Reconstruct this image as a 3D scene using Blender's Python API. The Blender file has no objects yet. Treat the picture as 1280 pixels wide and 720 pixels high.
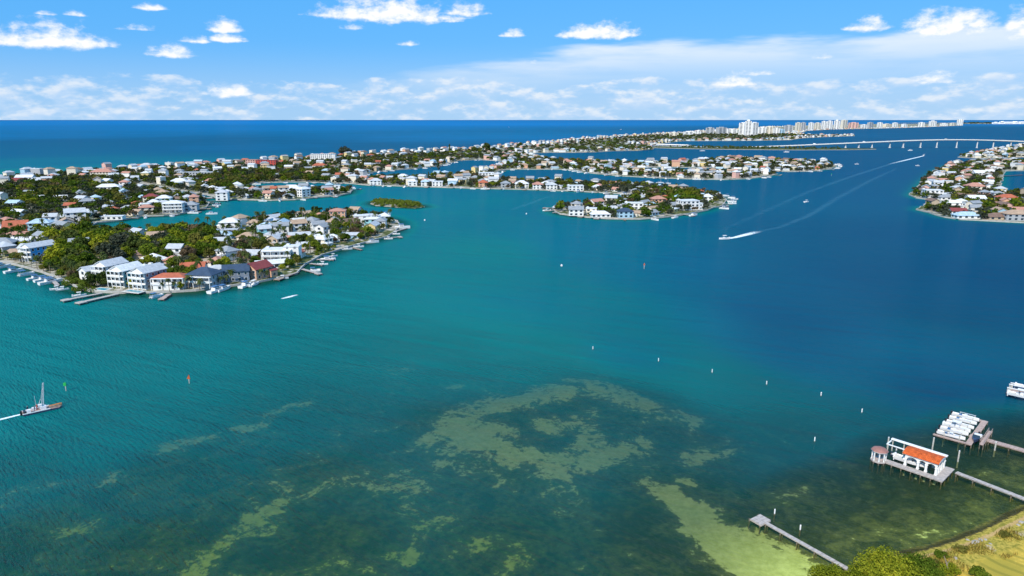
import bpy, math, random
import numpy as np
from mathutils import Vector, Matrix
from mathutils.geometry import tessellate_polygon

# ------------------------------------------------------------------ camera, sky, sun, exposure
SC = bpy.context.scene
C = SC.collection
RAD = math.radians
CAM_H = 85.0
FPX = 853.0                     # focal length in photograph pixels (24 mm on 36 mm, 1280 wide)
HORIZON = 149.6
PITCH = math.atan((360 - HORIZON) / FPX)
cam_data = bpy.data.cameras.new('camera')
cam_data.lens = 24.0
cam_data.sensor_width = 36.0
cam_data.clip_start = 1.0
cam_data.clip_end = 250000.0
cam = bpy.data.objects.new('camera', cam_data)
cam.location = (0, 0, CAM_H)
cam.rotation_euler = (math.pi / 2 - PITCH, 0, 0)
C.objects.link(cam)
SC.camera = cam

SC.view_settings.view_transform = 'Standard'
SC.view_settings.look = 'None'
SC.view_settings.exposure = 0.10
SC.view_settings.gamma = 1.0
SC.view_settings.use_curve_mapping = False
SC.cycles.use_denoising = True
SC.cycles.max_bounces = 6
SC.cycles.diffuse_bounces = 2
SC.cycles.glossy_bounces = 2
SC.cycles.transmission_bounces = 2
SC.cycles.transparent_max_bounces = 8
SC.cycles.caustics_reflective = False
SC.cycles.caustics_refractive = False

SUN_EL, SUN_AZ = RAD(44), RAD(-148)      # azimuth from +Y towards +X: behind the camera and to its left
SUN_DIR = Vector((math.sin(SUN_AZ) * math.cos(SUN_EL), math.cos(SUN_AZ) * math.cos(SUN_EL), math.sin(SUN_EL)))
sun_data = bpy.data.lights.new('sun', 'SUN')
sun_data.energy = 4.6
sun_data.angle = RAD(0.53)
sun_data.color = (1.0, 0.92, 0.80)
sun = bpy.data.objects.new('sun', sun_data)
sun.rotation_euler = (-SUN_DIR).to_track_quat('-Z', 'Y').to_euler()
C.objects.link(sun)


def ray(px, py):
    """direction of a photograph pixel (authoring helper: gives a thing its place on the ground)"""
    a, b = px - 640.0, 360.0 - py
    cp, sp = math.cos(PITCH), math.sin(PITCH)
    return (a, b * sp + FPX * cp, b * cp - FPX * sp)


def P(px, py, z=0.0):
    d = ray(px, py)
    t = (z - CAM_H) / d[2]
    return Vector((d[0] * t, d[1] * t, z))


def to_px(x, y, z=0.0):
    cp, sp = math.cos(PITCH), math.sin(PITCH)
    dz = z - CAM_H
    f = y * cp - dz * sp
    u = y * sp + dz * cp
    return 640 + FPX * x / f, 360 - FPX * u / f


# ---- small node helper
class NT:
    def __init__(self, tree):
        self.t = tree
        self.n = tree.nodes
        self.n.clear()

    def new(self, kind, **kw):
        nd = self.n.new(kind)
        for k, v in kw.items():
            setattr(nd, k, v)
        return nd

    def put(self, sock, v):
        if v is None:
            return
        if isinstance(v, (int, float)):
            sock.default_value = v
        elif isinstance(v, (tuple, list)):
            sock.default_value = tuple(v) + ((1.0,) if len(v) == 3 and len(sock.default_value) == 4 else ())
        else:
            self.t.links.new(v, sock)

    def m(self, op, a, b=None, c=None, clamp=False):
        nd = self.new('ShaderNodeMath', operation=op, use_clamp=clamp)
        for s, v in zip(nd.inputs, (a, b, c)):
            self.put(s, v)
        return nd.outputs[0]

    def vm(self, op, a, b=None):
        nd = self.new('ShaderNodeVectorMath', operation=op)
        self.put(nd.inputs[0], a)
        if b is not None:
            self.put(nd.inputs[1], b)
        return nd.outputs[0]

    def xyz(self, v):
        nd = self.new('ShaderNodeSeparateXYZ')
        self.put(nd.inputs[0], v)
        return nd.outputs

    def comb(self, x, y, z):
        nd = self.new('ShaderNodeCombineXYZ')
        for s, v in zip(nd.inputs, (x, y, z)):
            self.put(s, v)
        return nd.outputs[0]

    def noise(self, vec, scale, detail=3, rough=0.55, dist=0.0, col=False):
        nd = self.new('ShaderNodeTexNoise')
        self.put(nd.inputs['Vector'], vec)
        nd.inputs['Scale'].default_value = scale
        nd.inputs['Detail'].default_value = detail
        nd.inputs['Roughness'].default_value = rough
        nd.inputs['Distortion'].default_value = dist
        return nd.outputs['Color' if col else 'Fac']

    def step(self, v, lo, hi, a=0.0, b=1.0):
        nd = self.new('ShaderNodeMapRange', interpolation_type='SMOOTHSTEP')
        for s, x in zip(nd.inputs, (v, lo, hi, a, b)):
            self.put(s, x)
        return nd.outputs[0]

    def mix(self, fac, a, b, mode='MIX'):
        nd = self.new('ShaderNodeMix', data_type='RGBA', blend_type=mode)
        self.put(nd.inputs[0], fac)
        self.put(nd.inputs[6], a)
        self.put(nd.inputs[7], b)
        return nd.outputs[2]

    def ramp(self, fac, stops, interp='LINEAR'):
        nd = self.new('ShaderNodeValToRGB')
        r = nd.color_ramp
        r.interpolation = interp
        while len(r.elements) > 1:
            r.elements.remove(r.elements[-1])
        r.elements[0].position = stops[0][0]
        r.elements[0].color = tuple(stops[0][1]) + (1,)
        for p, c in stops[1:]:
            e = r.elements.new(p)
            e.color = tuple(c) + (1,)
        self.put(nd.inputs[0], fac)
        return nd.outputs[0]

    def mixsh(self, fac, a, b):
        nd = self.new('ShaderNodeMixShader')
        self.put(nd.inputs[0], fac)
        self.put(nd.inputs[1], a)
        self.put(nd.inputs[2], b)
        return nd.outputs[0]


# ---- world: Nishita sky with fair-weather cumulus, a low cumulus bank and a sheet of high cirrus
world = bpy.data.worlds.new('World')
SC.world = world
world.use_nodes = True
w = NT(world.node_tree)
sky = w.new('ShaderNodeTexSky', sky_type='NISHITA')
sky.sun_disc = False
sky.sun_elevation = SUN_EL
sky.sun_rotation = SUN_AZ
sky.altitude = 80
sky.air_density = 1.0
sky.dust_density = 0.25
sky.ozone_density = 2.6
sky_col = w.mix(0.80, sky.outputs[0], (0.34, 3.2, 7.6))      # clear sub-tropical blue
co = w.new('ShaderNodeTexCoord').outputs['Generated']
dx, dy, dz = w.xyz(co)
az = w.m('ARCTAN2', dx, dy)
hor = w.m('SQRT', w.m('ADD', w.m('MULTIPLY', dx, dx), w.m('MULTIPLY', dy, dy)))
el = w.m('ARCTAN2', dz, hor)
uv = w.comb(w.m('MULTIPLY', az, 1.0), w.m('MULTIPLY', el, 1.7), 0.0)
n_big = w.noise(uv, 38.0, 5, 0.58)
n_fine = w.noise(uv, 130.0, 3, 0.65)
nn = w.m('ADD', w.m('MULTIPLY', n_big, 0.80), w.m('MULTIPLY', n_fine, 0.20))
nn0 = w.m('SUBTRACT', nn, 0.5)


def azel(px, py):
    d = ray(px, py)
    return math.atan2(d[0], d[1]), math.atan2(d[2], math.hypot(d[0], d[1]))


# single cumulus: (photo x, base y, half width, height, strength)
CUMULUS = [(62, 55, 92, 31, 1), (188, 11, 24, 9, .8), (214, 69, 36, 17, .95), (243, 52, 21, 11, .75), (284, 51, 24, 13, .95),
           (281, 38, 26, 20, 1), (484, 22, 98, 36, 1.1), (578, 17, 36, 18, .85), (566, 27, 18, 9, .6), (641, 45, 18, 10, .8), (750, 45, 56, 24, 1.05),
           (1084, 36, 33, 17, .95), (1188, 38, 72, 34, 1.05), (1277, 39, 34, 38, 1), (92, 19, 18, 6, .5), (60, 18, 14, 5, .5),
           (168, 37, 22, 8, .45), (440, 36, 16, 8, .4), (284, 118, 34, 20, .95), (510, 56, 14, 6, .35), (668, 80, 16, 5, .3),
           (945, 93, 22, 11, .6), (1166, 103, 34, 16, .6), (918, 106, 30, 16, .8), (1028, 72, 16, 9, .4)]
dens = None
vec = w.comb(az, el, 0.0)
for (cx, cy, hw, ht, st) in CUMULUS:
    a0, e0 = azel(cx, cy)
    hw, ht = hw * 1.22, ht * 1.3
    hw_ = hw / FPX * (math.cos(math.atan((cx - 640) / FPX)) ** 2) * .97
    ht_ = ht / FPX
    q = w.new('ShaderNodeVectorMath', operation='MULTIPLY_ADD')
    w.put(q.inputs[0], vec)
    w.put(q.inputs[1], (1 / hw_, 1 / ht_, 0.0))
    w.put(q.inputs[2], (-a0 / hw_, -e0 / ht_, 0.0))
    u, v, _ = w.xyz(q.outputs[0])
    side = w.m('MAXIMUM', w.m('MULTIPLY', v, 1.25), w.m('MULTIPLY', v, -4.5))
    d = w.m('MULTIPLY_ADD', u, u, side)
    k = w.m('MULTIPLY_ADD', d, -st, 0.72 * st)
    dens = k if dens is None else w.m('MAXIMUM', dens, k)
# other fair-weather cumulus over the rest of the sky (above the frame and all round)
gen = w.noise(w.comb(w.m('MULTIPLY', az, 1.0), w.m('MULTIPLY', el, 2.2), 3.7), 3.2, 1, 0.5)
gen = w.m('MULTIPLY', w.m('SUBTRACT', gen, 0.57), 3.0)
gen = w.m('SUBTRACT', gen, w.step(el, RAD(11), RAD(8.5)))
dens = w.m('MAXIMUM', dens, gen)
cum_field = w.m('ADD', dens, w.m('MULTIPLY', nn0, 1.9))
cum_a = w.step(cum_field, -0.06, 0.62)
n_up = w.noise(w.vm('ADD', uv, (0.004, -0.009, 0.0)), 38.0, 3, 0.58)
cum_l = w.step(w.m('ADD', w.m('MULTIPLY', w.m('SUBTRACT', n_up, n_big), -1.6), w.m('MULTIPLY', cum_field, 0.28)), -0.22, 0.30)
# low bank of cumulus towards the horizon, billows flattened by distance
bank_uv = w.comb(w.m('MULTIPLY', az, 1.0), w.m('MULTIPLY', el, 2.4), 1.3)
bn = w.noise(bank_uv, 24.0, 4, 0.6)
bn2 = w.noise(w.vm('ADD', bank_uv, (0.0, 0.016, 0.0)), 24.0, 3, 0.6)
bank_line = w.noise(w.comb(az, 0.0, 5.0), 4.5, 2, 0.6)
bank_top = w.m('ADD', RAD(2.0), w.m('MULTIPLY', bank_line, RAD(2.4)))
bank_m = w.step(w.m('SUBTRACT', bank_top, el), RAD(-0.55), RAD(0.55))
bank_a = w.step(w.m('ADD', bn, w.m('MULTIPLY', bank_m, 0.55)), 0.94, 1.16)
bank_a = w.m('MULTIPLY', bank_a, bank_m)
bank_l = w.step(w.m('ADD', w.m('MULTIPLY', w.m('SUBTRACT', bn, bn2), 3.2), w.m('MULTIPLY', el, 4.0)), -0.25, 0.85)
# sheet of thin high cloud
cir_uv = w.comb(w.m('MULTIPLY', az, 1.0), w.m('MULTIPLY', el, 7.0), 2.0)
cn = w.noise(cir_uv, 5.5, 4, 0.55)
cir_hi = w.m('ADD', RAD(6.0), w.m('MULTIPLY', w.m('SUBTRACT', cn, 0.5), RAD(2.2)))
cir_hi = w.m('ADD', cir_hi, w.m('MULTIPLY', w.step(az, -0.30, 0.24, -3.2, 0.0), RAD(1.0)))
cir = w.step(w.m('SUBTRACT', cir_hi, el), RAD(-0.22), RAD(0.55))
cir_band = w.m('MULTIPLY', w.step(cn, 0.30, 0.60, 0.50, 1.0), w.step(w.m('SUBTRACT', cir_hi, el), RAD(0.8), RAD(3.2), 1.0, 0.42))
cir_a = w.m('MULTIPLY', w.m('MULTIPLY', cir, cir_band), w.step(az, -0.36, 0.12, 0.0, 0.92))
hz = w.step(el, RAD(-0.3), RAD(6.2), 0.84, 0.0)

WHITE = (1.0, 1.0, 1.0)
bg_sky = w.new('ShaderNodeBackground')
w.put(bg_sky.inputs[0], sky_col)
bg_sky.inputs[1].default_value = 0.125
bg_hz = w.new('ShaderNodeBackground')
w.put(bg_hz.inputs[0], (0.45, 0.71, 1.0))
bg_hz.inputs[1].default_value = 0.86
bg_cir = w.new('ShaderNodeBackground')
w.put(bg_cir.inputs[0], (0.88, 0.94, 1.0))
bg_cir.inputs[1].default_value = 0.95
bg_bank = w.new('ShaderNodeBackground')
w.put(bg_bank.inputs[0], w.mix(bank_l, (0.55, 0.74, 0.99), (0.97, 0.985, 1.0)))
bg_bank.inputs[1].default_value = 0.92
bg_cum = w.new('ShaderNodeBackground')
w.put(bg_cum.inputs[0], w.mix(cum_l, (0.66, 0.79, 0.97), (1.0, 1.0, 1.0)))
bg_cum.inputs[1].default_value = 0.98
s1 = w.mixsh(w.m('MULTIPLY', cir_a, 0.86), bg_sky.outputs[0], bg_cir.outputs[0])
s2 = w.mixsh(hz, s1, bg_hz.outputs[0])
s3 = w.mixsh(w.m('MULTIPLY', bank_a, 0.66), s2, bg_bank.outputs[0])
s4 = w.mixsh(w.m('MULTIPLY', cum_a, 0.97), s3, bg_cum.outputs[0])
wo = w.new('ShaderNodeOutputWorld')
w.put(wo.inputs[0], s4)
world.cycles.sampling_method = 'MANUAL'
world.cycles.sample_map_resolution = 256

# ------------------------------------------------------------------ materials
def material(name):
    mt = bpy.data.materials.new(name)
    mt.use_nodes = True
    return mt, NT(mt.node_tree)


def finish(n, shader, disp=None):
    o = n.new('ShaderNodeOutputMaterial')
    n.put(o.inputs[0], shader)


def bsdf(n, col, rough=0.7, spec=0.3, metal=0.0, normal=None):
    b = n.new('ShaderNodeBsdfPrincipled')
    n.put(b.inputs['Base Color'], col)
    n.put(b.inputs['Roughness'], rough)
    n.put(b.inputs['Specular IOR Level'], spec)
    n.put(b.inputs['Metallic'], metal)
    if normal is not None:
        n.put(b.inputs['Normal'], normal)
    return b.outputs[0]


def plain(name, col, rough=0.7, spec=0.3, var=0.18, scale=0.8, metal=0.0):
    """a colour with weathering: two noise octaves in object space"""
    mt, n = material(name)
    tc = n.new('ShaderNodeTexCoord').outputs['Object']
    f = n.noise(tc, scale, 4, 0.6)
    f2 = n.noise(tc, scale * 7, 2, 0.5)
    k = n.m('ADD', n.m('MULTIPLY', f, 0.7), n.m('MULTIPLY', f2, 0.3))
    k = n.step(k, 0.3, 0.7)
    lo = tuple(c * (1 - var) for c in col)
    hi = tuple(min(1, c * (1 + var * 0.5)) for c in col)
    finish(n, bsdf(n, n.mix(k, lo, hi), rough, spec, metal))
    return mt


M = {}
for nm, col in dict(white=(.80, .80, .78), cream=(.74, .68, .56), peach=(.66, .40, .27), pale_blue=(.36, .54, .66), pale_yellow=(.72, .58, .28),
                    grey=(.42, .44, .46), teal=(.10, .34, .36), blue=(.04, .33, .66), pink=(.68, .42, .36), red=(.55, .09, .07), tan=(.50, .40, .29), sand_white=(.70, .66, .58),
                    aqua=(.30, .60, .66), slate=(.20, .24, .30)).items():
    M['wall_' + nm] = plain('wall_' + nm, col, 0.8, 0.2, 0.12, 0.4)
for nm, col in dict(white=(.70, .71, .71), dusty=(.34, .165, .135), light_grey=(.50, .52, .54), grey=(.30, .32, .34), navy=(.045, .075, .125), terracotta=(.46, .13, .065), tan=(.44, .31, .21),
                    maroon=(.25, .055, .05), brown=(.22, .14, .10), pink=(.50, .25, .18), pale_blue=(.42, .56, .66)).items():
    M['roof_' + nm] = plain('roof_' + nm, col, 0.6, 0.3, 0.25, 0.6)
M['glass'] = plain('window_glass', (.025, .045, .065), 0.08, 0.8, 0.3, 2.0)
M['frame'] = plain('window_frame', (.78, .78, .76), 0.5)
M['trim'] = plain('white_trim', (.82, .82, .80), 0.5, 0.4, 0.08)
M['wood'] = plain('weathered_wood', (.36, .29, .235), 0.85, 0.2, 0.35, 1.5)
M['wood_pink'] = plain('red_brown_decking', (.47, .35, .30), 0.85, 0.2, 0.3, 1.5)
M['wood_grey'] = plain('grey_decking', (.47, .42, .385), 0.85, 0.2, 0.3, 1.5)
M['piling'] = plain('piling', (.20, .17, .13), 0.9, 0.1, 0.4, 2.0)
M['piling_pale'] = plain('pale_piling', (.52, .50, .44), 0.9, 0.1, 0.3, 2.0)
M['gel'] = plain('gelcoat', (.82, .82, .82), 0.25, 0.5, 0.06, 0.7)
M['gel_dark'] = plain('gelcoat_navy', (.04, .06, .12), 0.25, 0.5, 0.1, 0.7)
M['canvas'] = plain('canvas_blue', (.08, .18, .34), 0.9, 0.1, 0.2)
M['canvas_white'] = plain('canvas_white', (.76, .76, .74), 0.9, 0.1, 0.1)
M['boat_deck'] = plain('boat_deck', (.60, .58, .53), 0.7, 0.2, 0.15)
M['black'] = plain('black_plastic', (.02, .02, .024), 0.4, 0.5, 0.2)
M['steel'] = plain('galvanised_steel', (.55, .57, .60), 0.45, 0.5, 0.15)
M['concrete'] = plain('concrete', (.46, .445, .41), 0.9, 0.2, 0.25, 0.35)
M['bridge_white'] = plain('bridge_concrete', (.72, .71, .68), 0.8, 0.2, 0.08, 0.05)
M['grass_verge'] = plain('grass_verge', (.075, .095, .032), 0.95, 0.1, 0.3, 0.02)
M['concrete_pale'] = plain('pale_concrete', (.62, .60, .56), 0.85, 0.2, 0.2, 0.1)
M['asphalt'] = plain('asphalt', (.10, .10, .105), 0.95, 0.1, 0.2, 0.15)
M['marker_white'] = plain('marker_white', (.84, .84, .82), 0.5, 0.3, 0.06)
M['marker_green'] = plain('marker_green', (.03, .42, .09), 0.5, 0.3, 0.1)
M['marker_red'] = plain('marker_red', (.60, .12, .03), 0.5, 0.3, 0.1)
M['pool'] = plain('pool_water', (.05, .36, .46), 0.06, 0.6, 0.1, 0.8)
M['rock'] = plain('pale_rock', (.42, .385, .33), 0.9, 0.2, 0.3, 1.2)
M['bark'] = plain('bark', (.13, .10, .075), 0.95, 0.1, 0.35, 3.0)
M['palm_bark'] = plain('palm_bark', (.24, .20, .155), 0.95, 0.1, 0.3, 3.0)
M['cloth_dark'] = plain('dark_cloth', (.05, .06, .09), 0.9, 0.1)
M['cloth_red'] = plain('red_cloth', (.45, .08, .06), 0.9, 0.1)
M['skin'] = plain('skin', (.50, .32, .23), 0.6, 0.3, 0.05)
M['orange'] = plain('orange_paint', (.60, .22, .05), 0.6, 0.3, 0.2)
M['equip'] = plain('machine_yellow', (.58, .40, .08), 0.5, 0.4, 0.2)


def leaf_material(name, dark, mid, light, transl=0.25):
    mt, n = material(name)
    oi = n.new('ShaderNodeObjectInfo').outputs['Random']
    ge = n.new('ShaderNodeNewGeometry')
    isl = ge.outputs['Random Per Island']
    tc = n.new('ShaderNodeTexCoord').outputs['Object']
    big = n.noise(tc, 0.35, 2, 0.5)
    k = n.m('ADD', n.m('MULTIPLY', oi, 0.38), n.m('ADD', n.m('MULTIPLY', isl, 0.34), n.m('MULTIPLY', n.step(big, .3, .7), 0.28)))
    col = n.ramp(k, [(0.1, dark), (0.5, mid), (0.92, light)])
    d = n.new('ShaderNodeBsdfDiffuse')
    n.put(d.inputs[0], col)
    t = n.new('ShaderNodeBsdfTranslucent')
    n.put(t.inputs[0], n.mix(0.5, col, (.20, .24, .03), 'MIX'))
    finish(n, n.mixsh(transl, d.outputs[0], t.outputs[0]))
    return mt


M['leaf_dark'] = leaf_material('leaf_dark', (.024, .042, .012), (.055, .082, .020), (.120, .135, .034), 0.18)
M['leaf_green'] = leaf_material('leaf_green', (.036, .070, .008), (.090, .140, .014), (.20, .235, .024))
M['leaf_olive'] = leaf_material('leaf_olive', (.075, .080, .020), (.145, .140, .030), (.25, .225, .050))
M['leaf_lime'] = leaf_material('leaf_lime', (.07, .10, .008), (.21, .24, .018), (.46, .44, .036))
M['leaf_brown'] = leaf_material('leaf_brown', (.07, .050, .030), (.12, .085, .050), (.19, .145, .08), 0.1)
M['leaf_grey'] = leaf_material('leaf_grey', (.035, .045, .030), (.062, .072, .048), (.11, .115, .08), 0.1)
M['leaf_palm'] = leaf_material('leaf_palm', (.030, .050, .016), (.060, .085, .025), (.13, .145, .05), 0.15)
M['leaf_mangrove'] = leaf_material('leaf_mangrove', (.050, .085, .012), (.105, .150, .020), (.19, .22, .035))
M['leaf_straw'] = leaf_material('leaf_straw', (.16, .13, .03), (.30, .22, .05), (.46, .33, .09), 0.2)

# land: lawns, sandy yards, paving
mt, n = material('land')
tc = n.new('ShaderNodeTexCoord').outputs['Object']
a = n.noise(tc, 0.035, 4, 0.6)
b_ = n.noise(tc, 0.25, 3, 0.6)
c_ = n.noise(tc, 0.011, 2, 0.5)
g = n.mix(n.step(b_, 0.35, 0.65), (.060, .075, .026), (.13, .145, .045))
s = n.mix(n.step(b_, 0.3, 0.7), (.30, .26, .20), (.50, .46, .39))
k = n.step(n.m('ADD', a, n.m('MULTIPLY', n.m('SUBTRACT', b_, 0.5), 0.6)), 0.46, 0.55)
M['land'] = mt
finish(n, bsdf(n, n.mix(k, g, s), 0.95, 0.1))

# dry beach sand
M['sand'] = plain('beach_sand', (.66, .59, .47), 0.95, 0.1, 0.15, 0.05)

# mown lawn, dune grass and sand of the near shore
mt, n = material('shore')
tc = n.new('ShaderNodeTexCoord').outputs['Object']
at = n.new('ShaderNodeAttribute', attribute_name='inland').outputs['Fac']
big = n.noise(tc, 0.12, 4, 0.6)
fine = n.noise(tc, 1.6, 4, 0.65)
vf = n.noise(tc, 7.0, 2, 0.6)
mow = n.new('ShaderNodeTexWave', wave_type='RINGS', rings_direction='SPHERICAL')
n.put(mow.inputs['Vector'], n.vm('SUBTRACT', tc, (P(1297, 690).x, P(1297, 690).y, 0.0)))
mow.inputs['Scale'].default_value = 0.11
mow.inputs['Distortion'].default_value = 2.2
mow.inputs['Detail'].default_value = 2
mow.inputs['Detail Scale'].default_value = .4
lawn = n.mix(n.step(fine, .3, .7), (.56, .37, .05), (.74, .50, .09))
lawn = n.mix(n.step(big, .42, .62), lawn, (.42, .32, .05))
lawn = n.mix(n.m('MULTIPLY', n.step(mow.outputs['Fac'], .55, .95), .45), lawn, (.17, .17, .03))
lawn = n.mix(n.m('MULTIPLY', n.step(vf, .4, .7), .3), lawn, (.20, .19, .03))
dune = n.mix(n.step(fine, .38, .62), (.22, .20, .03), (.50, .37, .07))
dune = n.mix(n.step(big, .60, .68), dune, (.50, .36, .18))
wet = n.mix(n.step(fine, .3, .7), (.045, .038, .018), (.10, .075, .03))
edge = n.m('ADD', at, n.m('MULTIPLY', n.m('SUBTRACT', big, .5), 7.0))
col = n.mix(n.step(edge, 6.5, 8.5), dune, lawn)
strip = n.mix(n.step(vf, .3, .7), (.46, .28, .10), (.62, .42, .17))
e2 = n.m('ADD', at, n.m('MULTIPLY', n.m('SUBTRACT', fine, .5), 1.6))
sandm = n.m('MULTIPLY', n.step(e2, 1.9, 2.3), n.step(e2, 3.4, 2.7))
col = n.mix(sandm, col, strip)
bare = n.m('MULTIPLY', n.step(n.m('ABSOLUTE', n.m('SUBTRACT', edge, 6.6)), 1.3, .5), n.step(big, .56, .64))
col = n.mix(bare, col, (.56, .44, .30))
col = n.mix(n.step(e2, 1.1, .3), col, wet)
toe = n.mix(n.step(fine, .3, .7), (.13, .12, .045), (.30, .25, .10))
col = n.mix(n.step(n.m('ADD', at, n.m('MULTIPLY', n.m('SUBTRACT', big, .5), 3.0)), -.2, -1.4), col, toe)
M['shore'] = mt
finish(n, bsdf(n, col, 0.95, 0.1))

# seabed: seagrass meadow with sand patches
mt, n = material('seabed')
tc = n.new('ShaderNodeTexCoord').outputs['Object']
sm = n.new('ShaderNodeAttribute', attribute_name='sandy').outputs['Fac']
a = n.noise(tc, 0.075, 8, 0.72, 0.8)
b_ = n.noise(tc, 0.55, 5, 0.7)
grass = n.mix(n.step(b_, .3, .7), (.030, .050, .027), (.054, .076, .034))
sand = n.mix(n.step(b_, .25, .75), (.52, .56, .26), (.80, .83, .50))
alg = n.new('ShaderNodeAttribute', attribute_name='algae').outputs['Fac']
sand = n.mix(n.m('MULTIPLY', alg, .75), sand, n.mix(n.step(b_, .25, .75), (.36, .47, .06), (.58, .70, .11)))
c_ = n.noise(tc, 0.19, 6, 0.7, 0.5)
fld = n.m('ADD', sm, n.m('ADD', n.m('MULTIPLY', n.m('SUBTRACT', a, .5), 3.4), n.m('ADD', n.m('MULTIPLY', n.m('SUBTRACT', b_, .5), 1.6), n.m('MULTIPLY', n.m('SUBTRACT', c_, .5), 1.2))))
k = n.step(fld, 0.42, 0.74)
sparse = n.m('MULTIPLY', n.step(fld, -0.35, 0.55), 0.50)
col = n.mix(sparse, grass, n.mix(alg, (.27, .28, .12), (.22, .29, .08)))
M['seabed'] = mt
finish(n, bsdf(n, n.mix(k, col, sand), 0.95, 0.1))

# water: body colour by depth, bottom seen through the shallows, sky mirrored by rippled surface
mt, n = material('water')
tc = n.new('ShaderNodeTexCoord').outputs['Object']
dep = n.new('ShaderNodeAttribute', attribute_name='depth').outputs['Fac']
clr = n.new('ShaderNodeAttribute', attribute_name='clarity').outputs['Fac']
bn = n.noise(tc, 0.012, 3, 0.6)
bn2 = n.noise(tc, 0.0028, 3, 0.6)
stk = n.new('ShaderNodeMapping')
n.put(stk.inputs[0], tc)
stk.vector_type = 'TEXTURE'
stk.inputs['Rotation'].default_value = (0, 0, RAD(-32))
stk.inputs['Scale'].default_value = (7.0, 1.0, 1.0)
streak = n.noise(stk.outputs[0], 0.05, 4, 0.65)
depn = n.m('MULTIPLY', n.m('MULTIPLY', dep, n.m('ADD', 0.92, n.m('MULTIPLY', streak, 0.16))), n.m('ADD', 0.72, n.m('ADD', n.m('MULTIPLY', bn, 0.26), n.m('MULTIPLY', bn2, 0.30))))
body = n.ramp(n.m('MULTIPLY', depn, 1 / 25.0),
              [(0.0, (.045, .075, .020)), (0.045, (.006, .060, .034)), (0.07, (.0, .070, .056)), (0.095, (.0, .114, .116)), (0.135, (.0, .172, .168)), (0.19, (.0, .138, .186)), (0.26, (.0, .106, .182)),
               (0.40, (.0, .092, .185)), (0.56, (.0, .130, .275)), (0.9, (.0, .185, .45))])
tint = n.new('ShaderNodeAttribute', attribute_name='tint').outputs['Fac']
body = n.mix(1.0, body, n.comb(tint, tint, n.m('POWER', tint, .8)), 'MULTIPLY')


def turned(deg, stretch):
    mp = n.new('ShaderNodeMapping', vector_type='TEXTURE')
    n.put(mp.inputs[0], tc)
    mp.inputs['Rotation'].default_value = (0, 0, RAD(deg))
    mp.inputs['Scale'].default_value = (stretch, 1.0, 1.0)
    return mp.outputs[0]


w1 = n.noise(turned(-42, 4.5), 1.35, 2, 0.5, 0.2)
w2 = n.noise(turned(-24, 7.0), 0.13, 2, 0.5, 0.3)
w3 = n.noise(turned(-58, 2.2), 2.8, 2, 0.5)
hgt = n.m('ADD', n.m('MULTIPLY', w1, 0.30), n.m('ADD', n.m('MULTIPLY', w2, .75), n.m('MULTIPLY', w3, 0.08)))
bump = n.new('ShaderNodeBump')
bump.inputs['Strength'].default_value = 1.0
bump.inputs['Distance'].default_value = 2.2
n.put(bump.inputs['Height'], hgt)
dif = n.new('ShaderNodeBsdfDiffuse')
n.put(dif.inputs['Color'], body)
n.put(dif.inputs['Normal'], bump.outputs[0])
tr = n.new('ShaderNodeBsdfTransparent')
n.put(tr.inputs[0], (.90, .93, .60))
gl = n.new('ShaderNodeBsdfGlossy')
n.put(gl.inputs['Roughness'], 0.12)
n.put(gl.inputs['Normal'], bump.outputs[0])
fr = n.new('ShaderNodeFresnel')
fr.inputs['IOR'].default_value = 1.33
n.put(fr.inputs['Normal'], bump.outputs[0])
ff = n.m('MINIMUM', n.m('MULTIPLY', fr.outputs[0], 0.60), 0.07)
finish(n, n.mixsh(ff, n.mixsh(clr, dif.outputs[0], tr.outputs[0]), gl.outputs[0]))
M['water'] = mt

# foam and boat wakes
def foam_material(name, amount, scale, tint=(.80, .88, .90)):
    mt, n = material(name)
    tc = n.new('ShaderNodeTexCoord').outputs['Object']
    at = n.new('ShaderNodeAttribute', attribute_name='foam').outputs['Fac']
    f = n.noise(tc, scale, 4, 0.65, 0.4)
    k = n.m('MULTIPLY', n.step(n.m('ADD', at, n.m('MULTIPLY', n.m('SUBTRACT', f, .5), 1.1)), 0.25, 0.95), amount)
    t = n.new('ShaderNodeBsdfTransparent')
    finish(n, n.mixsh(k, t.outputs[0], bsdf(n, tint, 0.8, 0.2)))
    return mt


M['foam'] = foam_material('foam', 1.0, 0.8)
M['foam_faint'] = foam_material('foam_faint', 0.08, 0.10, (.25, .62, .80))

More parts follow.
